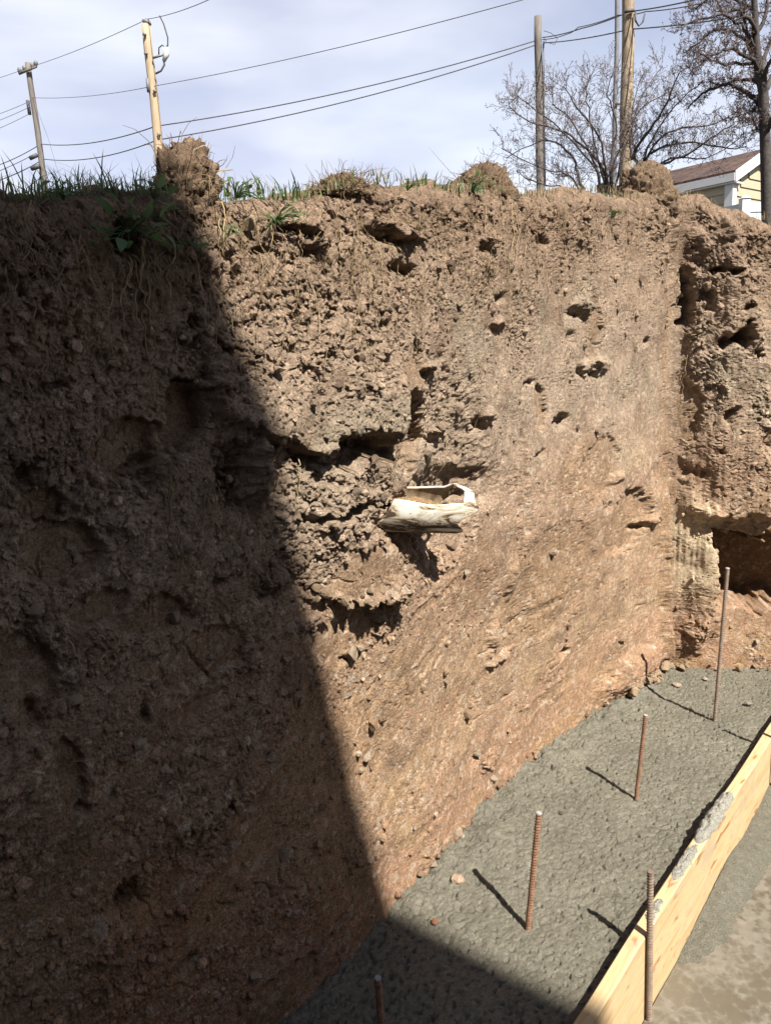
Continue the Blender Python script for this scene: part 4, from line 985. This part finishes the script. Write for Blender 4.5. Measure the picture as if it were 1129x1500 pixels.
# ------------------------------------------------------------------ utility poles and wires
def pole(px0, py0, px1, py1, Y, r0, r1, mat, label, base=2.2):
    a_, b_ = at_y(px0, py0, Y), at_y(px1, py1, Y)
    d = (b_ - a_) / (b_[2] - a_[2]); p0 = a_ + d * (base - a_[2])
    p0, b_ = Vector(p0), Vector(b_); hgt = b_ - p0; n = 14
    mb = MB(); pts = [hgt * (i / n) + Vector((.012 * math.sin(i * 1.3), .01 * math.cos(i), 0)) * (0 < i < n) for i in range(n + 1)]
    mb.tube(pts, [r0 + (r1 - r0) * i / n for i in range(n + 1)], 12)
    o = mb.build('utility_pole', M[mat], None, True); o.location = p0; tag(o, label, 'utility pole', 'utility poles beyond the bank'); return o
def loc(o, p): return Vector(p) - o.location
PA = pole(67, 275, 41, 92, 34, .135, .11, 'pole_old', 'leftmost weathered pole with a short crossarm and many wires')
PB = pole(238, 262, 214, 36, 25, .17, .13, 'pole_new', 'smooth pale yellow pole with an insulator on top and a hanging switch')
PC = pole(791, 275, 787.5, 24, 26, .145, .115, 'pole_old', 'weathered grey square-topped pole left of the bare shrub')
PD = pole(915, 275, 921, -60, 20, .175, .14, 'pole_bark', 'thick pale pole with flaking dark patches inside the bare shrub')
PE = pole(898, 275, 905, -60, 24, .085, .06, 'metal', 'slim dark grey metal pole just left of the thick patchy pole')
# hardware
def hw(parent, name, mat, pts, r, k=6): MB().tube([loc(parent, p) for p in pts], r, k).build(name, M[mat], parent, True)
y_ = 34
hw(PA, 'crossarm', 'pole_old', [at_y(28, 108, y_ - .2), at_y(54, 97, y_ - .2)], .06)
for x, y in ((29, 104), (36, 101), (48, 97), (53, 94)): hw(PA, 'insulator', 'metal', [at_y(x, y + 3, y_ - .2), at_y(x, y - 2, y_ - .2), at_y(x, y - 5, y_ - .2)], [.05, .09, .05])
hw(PA, 'bracket', 'black', [at_y(41, 147, y_ - .2), at_y(44, 168, y_ - .2)], .07)
hw(PA, 'splice_box', 'black', [at_y(44, 232, y_ - .2), at_y(55, 227, y_ - .2)], .09)
hw(PA, 'splice_box', 'black', [at_y(46, 247, y_ - .2), at_y(59, 243, y_ - .2)], .10)
y_ = 25
hw(PB, 'insulator', 'metal', [at_y(214, 37, y_), at_y(215, 33, y_), at_y(216, 31, y_), at_y(216.5, 28, y_)], [.07, .15, .12, .05], 10)
hw(PB, 'bracket', 'metal', [at_y(224, 85, y_ - .15), at_y(240, 80, y_ - .15)], .035)
hw(PB, 'switch', 'trim', [at_y(243, 70, y_ - .15), at_y(244, 80, y_ - .15), at_y(240, 90, y_ - .15)], [.09, .09, .05])
hw(PB, 'jumper', 'black', [at_y(234, 23, y_ - .1), at_y(240, 35, y_ - .1), at_y(246, 55, y_ - .1), at_y(246, 67, y_ - .1), at_y(240, 70, y_ - .1)], .022)
hw(PB, 'jumper', 'black', [at_y(228, 108, y_ - .15), at_y(236, 104, y_ - .15), at_y(241, 95, y_ - .15), at_y(240, 88, y_ - .15)], .03)
hw(PB, 'jumper', 'black', [at_y(233, 80, y_ - .12), at_y(233, 70, y_ - .12), at_y(238, 66, y_ - .12), at_y(243, 70, y_ - .12)], .02)
hw(PB, 'bracket', 'metal', [at_y(216, 115, y_ - .15), at_y(218, 135, y_ - .15)], .05)
for x, y in ((226, 133), (232, 197), (211, 50), (213, 78)): hw(PB, 'bolt', 'metal', [at_y(x, y, y_ - .15), at_y(x + 2, y + 1, y_ - .2)], .05)
hw(PC, 'ground_wire', 'metal', [at_y(795.5, 60, 25.9), at_y(796, 150, 25.9), at_y(798, 270, 25.9)], .03)
y_ = 19.8
hw(PE, 'bracket', 'metal', [at_y(902, 152, 23.9), at_y(909, 151, 23.9)], .05)
hw(PD, 'clamp', 'black', [at_y(914, 17, y_), at_y(928, 15, y_)], .04)
hw(PD, 'drip_loop', 'black', [at_y(930, 17, y_), at_y(930, 30, y_), at_y(935, 38, y_), at_y(941, 32, y_), at_y(944, 20, y_)], .022)
def wire(name, label, pts, r, mat='black', sag=.0, grp='overhead wires'):
    P3 = [Vector(at_y(*p)) for p in pts]; out = []
    for i in range(len(P3) - 1):
        for t in np.linspace(0, 1, 15)[:-1]:
            q = P3[i].lerp(P3[i + 1], t); q.z -= sag * 4 * t * (1 - t); out.append(q)
    out.append(P3[-1]); o = MB().tube(out, r * .78, 5).build(name, M[mat], None, True); tag(o, label, 'wire', grp); return o
wire('power_line', 'highest thin wire running over the tops of the two left poles', [(-60, 128, 40), (42, 99, 34), (216, 28, 25), (330, -12, 20)], .013, 'wire', .08)
wire('power_line', 'long thin wire crossing open sky from the pale pole to the top edge', [(47, 143, 34), (221, 127, 25), (800, -10, 18)], .013, 'wire', .12)
wire('telephone_cable', 'upper thick cable running from the left poles to the square-topped grey pole', [(-60, 255, 38), (60, 211, 34), (228, 185, 25), (783, 60, 26)], .022, 'black', .22)
wire('telephone_cable', 'lower thick cable running from the left poles to the square-topped grey pole', [(-60, 275, 38), (64, 233, 34), (231, 205, 25), (784, 66, 26)], .022, 'black', .25)
wire('telephone_cable', 'cable from the square-topped pole up past the thick patchy pole', [(794, 55, 26), (850, 42, 24), (921, 17, 20), (1040, -6, 17)], .02, 'black', .03)
wire('telephone_cable', 'looped cable twisting beneath the cable at the square-topped pole', [(794, 58, 26), (830, 50, 25), (846, 40, 24), (905, 22, 20.5), (945, 17, 19.5), (1040, 2, 17)], .016, 'black', .03)
wire('telephone_cable', 'lowest straight cable passing behind the bare tree at right', [(795, 63, 26), (921, 43, 20), (1150, 12, 16)], .02, 'black', .05)
wire('service_wire', 'short loop of wire curling beside the square-topped pole', [(796, 45, 25.8), (806, 48, 25.8), (816, 56, 25.8), (812, 65, 25.8), (800, 62, 25.8), (797, 56, 25.8)], .012, 'black', 0)
for k, (ya, yb, lab) in enumerate(((163, 148, 'topmost wire leaving the leftmost pole towards the left edge'), (187, 166, 'middle wire leaving the leftmost pole towards the left edge'), (174, 156, 'wire just below the topmost one leaving the leftmost pole'), (262, 244, 'lowest wire leaving the leftmost pole towards the left edge'), (249, 229, 'second lowest wire leaving the leftmost pole to the left'))):
    wire('service_wire', lab, [(-40, ya + 16, 31), (45, yb, 33.8)], .014 if k < 3 else .02, 'black', .05)
wire('guy_wire', 'slender guy wire dropping right from the leftmost pole', [(55, 160, 33.9), (72, 205, 33.9), (88, 262, 33.9)], .009, 'wire', 0)

# ------------------------------------------------------------------ bare shrub and tree
def grow(limbs, Y, spread, tw_n, tw_len, seed, r_scale, budmat, name, label, cat, base_px, base_r, base_z, droop=0.0, big=1.0, trunk=None):
    r_ = np.random.default_rng(seed)
    root_o = empty(name, tuple(at_y(base_px[0], base_px[1], Y)[:2]) + (base_z,)); tag(root_o, label, cat)
    O = root_o.location
    br, tw, bd = MB(), MB(), MB()
    def bud(p, s):
        for _ in range(1):
            q = [Vector(r_.normal(size=3)).normalized() * s * r_.uniform(.6, 1.2) for _ in range(3)]
            bd.add([p, p + q[0], p + q[1], p + q[2]], [(0, 1, 2), (0, 2, 3), (0, 3, 1), (1, 3, 2)])
    def twig(p, d, ln, r, lev):
        pts = [p]; dd = d.copy(); n = 5
        for i in range(n):
            dd = (dd + Vector(r_.normal(size=3)) * .22 + Vector((0, 0, .10 - droop * .1))).normalized(); pts.append(pts[-1] + dd * ln / n)
        tw.tube(pts, [max(r * (1 - .75 * i / n), 0.0022 * big) for i in range(n + 1)], 3, False)
        for i in range(1, n + 1):
            if r_.random() < .35: bud(pts[i], .0075 * big * r_.uniform(.6, 1.5))
            if lev < 2 and r_.random() < (.6 if lev == 0 else .3):
                for _ in range(1):
                    t = (pts[i] - pts[i - 1]).normalized(); s = Vector(r_.normal(size=3)); s = (s - t * s.dot(t)).normalized()
                    twig(pts[i], (t * .6 + s * .8 + Vector((0, 0, .15))).normalized(), ln * r_.uniform(.35, .65), r * .6, lev + 1)
        for _ in range(2): bud(pts[-1] + Vector(r_.normal(size=3)) * .008, .010 * big)
    for li, (pts2, rr) in enumerate(limbs):
        off0 = r_.uniform(-.1, .1); offs = r_.uniform(-spread, spread)
        P3 = []
        for i, (x, y) in enumerate(pts2):
            P3.append(Vector(at_y(x, y, Y + offs * i / max(1, len(pts2) - 1))) - O)
        # smooth
        Q = []
        for i in range(len(P3) - 1):
            a0 = P3[max(i - 1, 0)]; a1 = P3[i]; a2 = P3[i + 1]; a3 = P3[min(i + 2, len(P3) - 1)]
            for t in (0, .25, .5, .75):
                Q.append(.5 * ((2 * a1) + (a2 - a0) * t + (2 * a0 - 5 * a1 + 4 * a2 - a3) * t * t + (3 * a1 - a0 - 3 * a2 + a3) * t ** 3) + Vector(r_.normal(size=3)) * .008)
        Q.append(P3[-1]); n = len(Q)
        br.tube(Q, [max(rr * r_scale * (1 - .82 * i / n), .006 * big) for i in range(n)], 6)
        for i in range(2, n):
            f_ = i / n
            for _ in range(tw_n if f_ > .25 else tw_n // 2):
                t = (Q[i] - Q[i - 1]).normalized(); s = Vector(r_.normal(size=3)); s.y *= .7; s = (s - t * s.dot(t)).normalized()
                twig(Q[i] + (Q[i - 1] - Q[i]) * r_.random(), (t * .55 + s * .8 + Vector((0, 0, .25 - droop))).normalized(), tw_len * r_.uniform(.5, 1.2), rr * r_scale * .28 * (1.1 - f_), 0)
    if trunk:
        tm = MB(); tp = [Vector(at_y(x, y, Y)) - O for x, y in trunk[0]]; tp = [Vector((tp[0].x, tp[0].y, -.1))] + tp if tp[0].z > 0 else tp
        tm.tube(tp, trunk[1], 10); tm.build('trunk', M['bark'], root_o, True)
    bo = br.build('branch', M['bark'], root_o, True); tag(bo, kind='stuff')
    to = tw.build('twigs', M['twig'], root_o); tag(to, kind='stuff')
    b2 = bd.build('buds', M[budmat], root_o); tag(b2, kind='stuff')
    return root_o
Z3 = lambda L_: [(720 + x / 2.76, y / 2.76) for x, y in L_]
bush = [(Z3(l_), r__) for l_, r__ in (
    ([(480, 800), (470, 740), (455, 680), (430, 550), (345, 440), (290, 350)], .030), ([(590, 800), (590, 670), (575, 620), (640, 520), (700, 430), (760, 290)], .034),
    ([(380, 800), (350, 720), (330, 640), (260, 580), (190, 570), (60, 640)], .026), ([(590, 700), (620, 640), (700, 590), (820, 580), (960, 600), (1030, 590)], .024),
    ([(600, 720), (690, 665), (800, 620), (880, 560), (980, 500)], .022), ([(470, 780), (450, 680), (380, 600), (300, 540), (150, 490), (70, 430)], .026),
    ([(480, 760), (480, 650), (500, 500), (470, 380), (490, 280)], .020), ([(600, 680), (680, 560), (760, 520), (900, 500), (1010, 440)], .022),
    ([(390, 800), (350, 760), (300, 700), (200, 680), (40, 600)], .020), ([(570, 640), (560, 560), (600, 400), (690, 270)], .020),
    ([(490, 780), (480, 700), (540, 560), (600, 440), (720, 370)], .024), ([(500, 780), (520, 640), (560, 540), (570, 420), (610, 300)], .018),
    ([(440, 790), (420, 680), (330, 500), (250, 420), (240, 350)], .020), ([(450, 780), (400, 660), (250, 500), (120, 400), (80, 400)], .018),
    ([(470, 780), (430, 640), (400, 500), (380, 380), (400, 300)], .018), ([(610, 720), (720, 640), (860, 640), (1000, 560)], .018), ([(420, 790), (300, 760), (180, 740), (100, 690)], .016), ([(600, 690), (650, 560), (740, 430), (850, 330)], .02))]
grow(bush, 10.5, 1.0, 3, .25, 3, .85, 'bud', 'bare_shrub', 'wide leafless shrub with many arching stems and buds in front of the thick patchy pole', 'shrub', (885, 280), .1, 2.35, trunk=([(885, 330), (882, 292), (880, 270)], [.10, .09, .075, .06]))
Z7 = lambda L_: [(960 + x / 6.0, y / 6.0) for x, y in L_]
tree = [(Z7(l_), r__) for l_, r__ in (
    ([(930, 960), (890, 890), (770, 790), (650, 740), (520, 770), (400, 830), (280, 960)], .042), ([(950, 850), (930, 760), (850, 710), (720, 700), (600, 740), (480, 720)], .034),
    ([(900, 620), (850, 520), (760, 480), (640, 430), (520, 470), (350, 590), (300, 650)], .030), ([(880, 470), (840, 400), (720, 300), (600, 250), (450, 300), (350, 400), (240, 460)], .030),
    ([(870, 320), (860, 230), (760, 130), (640, 90), (500, 150), (300, 200), (220, 270)], .030), ([(875, 200), (870, 100), (700, 0), (560, -60), (400, 40), (330, 70)], .028),
    ([(960, 1200), (920, 1160), (850, 1060), (840, 970), (790, 830)], .018), ([(980, 1190), (1050, 1000), (1200, 900), (1350, 700)], .03), ([(930, 760), (960, 500), (1050, 200), (1100, -100)], .04),
    ([(910, 640), (800, 350), (780, 100), (800, -150)], .03), ([(950, 800), (1060, 600), (1200, 450), (1350, 300)], .035), ([(940, 740), (1000, 560), (1150, 350), (1250, 100)], .03), ([(900, 560), (700, 560), (560, 560), (420, 480), (330, 460)], .022),
    ([(880, 300), (960, 150), (1000, -50), (1060, -200)], .03), ([(880, 420), (740, 220), (600, 130), (540, 20), (480, -60)], .024), ([(970, 1250), (900, 1130), (800, 1080), (730, 1020)], .012), ([(960, 1100), (880, 980), (740, 1010), (600, 1050)], .010))]
grow(tree, 9.5, .9, 3, .15, 8, .9, 'dryleaf', 'bare_tree', 'dark leafless tree with shrivelled reddish leaves on crooked limbs at the right', 'tree', (1122, 330), .1, 2.3, .12, 1.0,
     trunk=([(1124, 345), (1122, 260), (1119.5, 190), (1117, 133), (1110, 100), (1106, 50), (1104, 0), (1102, -60)], [.075, .072, .066, .060, .056, .05, .04, .032, .02]))

# ------------------------------------------------------------------ house and vinyl fence beyond the bank
HC = at_y(1076, 254, 16.0); ez = float(HC[2]); H2 = at_z(1010, 268.5, ez)
ux = Vector((H2[0] - HC[0], H2[1] - HC[1], 0)).normalized()           # along the eave wall, away from the corner
uy = Vector((-ux.y, ux.x, 0))
if uy.y < 0: uy = -uy
if uy.x < 0: uy = -uy                                                 # along the gable wall, to the right
house = empty('house', (HC[0], HC[1], 2.4)); tag(house, 'cream sided house with brown shingle roof and white trim beyond the bank', 'house')
def on_vertical(px, py, o, u):
    d = ray(px, py); nn_ = np.array([-u[1], u[0]]); t = ((np.array(o[:2]) - CAM[:2]) @ nn_) / (d[:2] @ nn_); return CAM + d * t
AP = on_vertical(1119, 221, HC, uy); mid = float(Vector(AP[:2] - HC[:2]).to_3d().dot(uy)); rise = float(AP[2] - ez)
RE = on_vertical(978, 246, AP, ux); hl = float(Vector(RE[:2] - AP[:2]).to_3d().dot(ux)); print('house', mid, rise, hl, ez, float(RE[2] - AP[2]))
zb = 2.4; eh = ez - zb; gw = 2 * mid - .35
# apex height from the measured rake
m = MB(); m.prism([ux * .12 + uy * .12 + Vector((0, 0, 0)), ux * hl + uy * .12, ux * hl + uy * gw, ux * .12 + uy * gw], (0, 0, eh - .12)); m.build('wall', M['siding'], house)
m = MB(); m.prism([ux * .122 + uy * .122 + Vector((0, 0, eh - .12)), ux * .122 + uy * gw + Vector((0, 0, eh - .12)), ux * .122 + uy * (gw + .35) / 2 + Vector((0, 0, eh + rise - .2))], ux * .2); m.build('gable', M['siding'], house)
nb_ = 15
for i in range(nb_):
    z0 = eh - .14 - .19 * (i + 1)
    if z0 < 0: break
    MB().prism([ux * .22 + uy * .12 + Vector((0, 0, z0)), ux * hl + uy * .12 + Vector((0, 0, z0)), ux * hl + uy * .12 + Vector((0, 0, z0 + .188)), ux * .22 + uy * .12 + Vector((0, 0, z0 + .188))], -uy * .001).build('x', M['siding'], house) if False else None
    b_ = MB().add([ux * .23 + uy * .092 + Vector((0, 0, z0)), ux * hl + uy * .092 + Vector((0, 0, z0)), ux * hl + uy * .115 + Vector((0, 0, z0 + .19)), ux * .23 + uy * .115 + Vector((0, 0, z0 + .19)), ux * .23 + uy * .12 + Vector((0, 0, z0)), ux * hl + uy * .12 + Vector((0, 0, z0))],
                  [(0, 1, 2, 3), (0, 4, 5, 1)]).build('siding_board', M['siding'], house)
for i in range(24):
    z0 = eh + 1.9 - .19 * (i + 1)
    if z0 < 0: break
    f_ = max(0, (z0 + .19 - (eh - .12)) / (rise - .1)); g0 = .24 + f_ * (gw / 2 - .2); g1_ = gw - .05 - f_ * (gw / 2 - .2)
    if g1_ - g0 < .2: continue
    MB().add([ux * .092 + uy * g0 + Vector((0, 0, z0)), ux * .092 + uy * g1_ + Vector((0, 0, z0)), ux * .115 + uy * g1_ + Vector((0, 0, z0 + .19)), ux * .115 + uy * g0 + Vector((0, 0, z0 + .19)), ux * .12 + uy * g0 + Vector((0, 0, z0)), ux * .12 + uy * g1_ + Vector((0, 0, z0))],
             [(0, 3, 2, 1), (0, 1, 5, 4)]).build('siding_board', M['siding'], house)
m = MB(); m.prism([ux * .07 + uy * .07, ux * .24 + uy * .07, ux * .24 + uy * .24, ux * .07 + uy * .24], (0, 0, eh - .13)); m.build('corner_trim', M['trim'], house)
def slope(w0, w1, zz0, zz1, th_, mat, name, x0=0.0, x1=hl):
    a0 = uy * w0 + Vector((0, 0, zz0)); a1 = uy * w1 + Vector((0, 0, zz1))
    return MB().prism([ux * x0 + a0, ux * x0 + a1, ux * x0 + a1 + Vector((0, 0, th_)), ux * x0 + a0 + Vector((0, 0, th_))], ux * (x1 - x0)).build(name, M[mat], house)
slope(0, mid, eh + .02, eh + rise, .05, 'shingle', 'roof'); slope(mid, gw + .35, eh + rise, eh + .02, .05, 'shingle', 'roof')
MB().prism([ux * .0 - uy * .02 + Vector((0, 0, eh - .13)), ux * hl - uy * .02 + Vector((0, 0, eh - .13)), ux * hl - uy * .02 + Vector((0, 0, eh + .02)), ux * 0 - uy * .02 + Vector((0, 0, eh + .02))], uy * .03).build('fascia', M['trim'], house)
MB().prism([ux * 0 + uy * .012 + Vector((0, 0, eh - .165)), ux * hl + uy * .012 + Vector((0, 0, eh - .165)), ux * hl + uy * .36 + Vector((0, 0, eh - .165)), ux * 0 + uy * .36 + Vector((0, 0, eh - .165))], (0, 0, .03)).build('soffit', M['trim'], house)
for s0, s1 in ((0, mid), (gw + .35, mid)):
    MB().prism([-ux * .025 + uy * s0 + Vector((0, 0, eh - .16)), -ux * .025 + uy * s1 + Vector((0, 0, eh + rise - .18)), -ux * .025 + uy * s1 + Vector((0, 0, eh + rise + .03)), -ux * .025 + uy * s0 + Vector((0, 0, eh + .05))], ux * .03).build('rake_trim', M['trim'], house)
FP = [at_y(1018, 307, 13.5), at_y(1090, 295, 12.6), at_y(1200, 305, 12.9)]
fz = float(FP[1][2]); fence = empty('vinyl_fence', (FP[1][0], FP[1][1], 2.3)); tag(fence, 'white vinyl privacy fence in front of the cream house', 'fence')
fh = fz - 2.3
cpt = Vector((FP[1][0], FP[1][1], 0)); 
for q in (FP[0], FP[2]):
    e_ = Vector((q[0], q[1], 0)) - cpt; ln = e_.length; e_.normalize(); nrm = Vector((-e_.y, e_.x, 0))
    for zr in (fh - .16, .1): MB().prism([e_ * .07 + nrm * .025 + Vector((0, 0, zr)), e_ * (ln * 2) + nrm * .025 + Vector((0, 0, zr)), e_ * (ln * 2) - nrm * .025 + Vector((0, 0, zr)), e_ * .07 - nrm * .025 + Vector((0, 0, zr))], (0, 0, .14)).build('rail', M['vinyl'], fence)
    k = .07
    while k < ln * 2 - .16:
        MB().prism([e_ * (k + .004) + nrm * .011 + Vector((0, 0, .24)), e_ * (k + .146) + nrm * .011 + Vector((0, 0, .24)), e_ * (k + .146) - nrm * .011 + Vector((0, 0, .24)), e_ * (k + .004) - nrm * .011 + Vector((0, 0, .24))], (0, 0, fh - .4)).build('picket', M['vinyl'], fence); k += .15
MB().box((0, 0, fh / 2 + .02), (.13, .13, fh + .04)).build('post', M['vinyl'], fence)
MB().add([(-.08, -.08, fh + .04), (.08, -.08, fh + .04), (.08, .08, fh + .04), (-.08, .08, fh + .04), (0, 0, fh + .1)], [(0, 1, 4), (1, 2, 4), (2, 3, 4), (3, 0, 4), (3, 2, 1, 0)]).build('post_cap', M['vinyl'], fence)
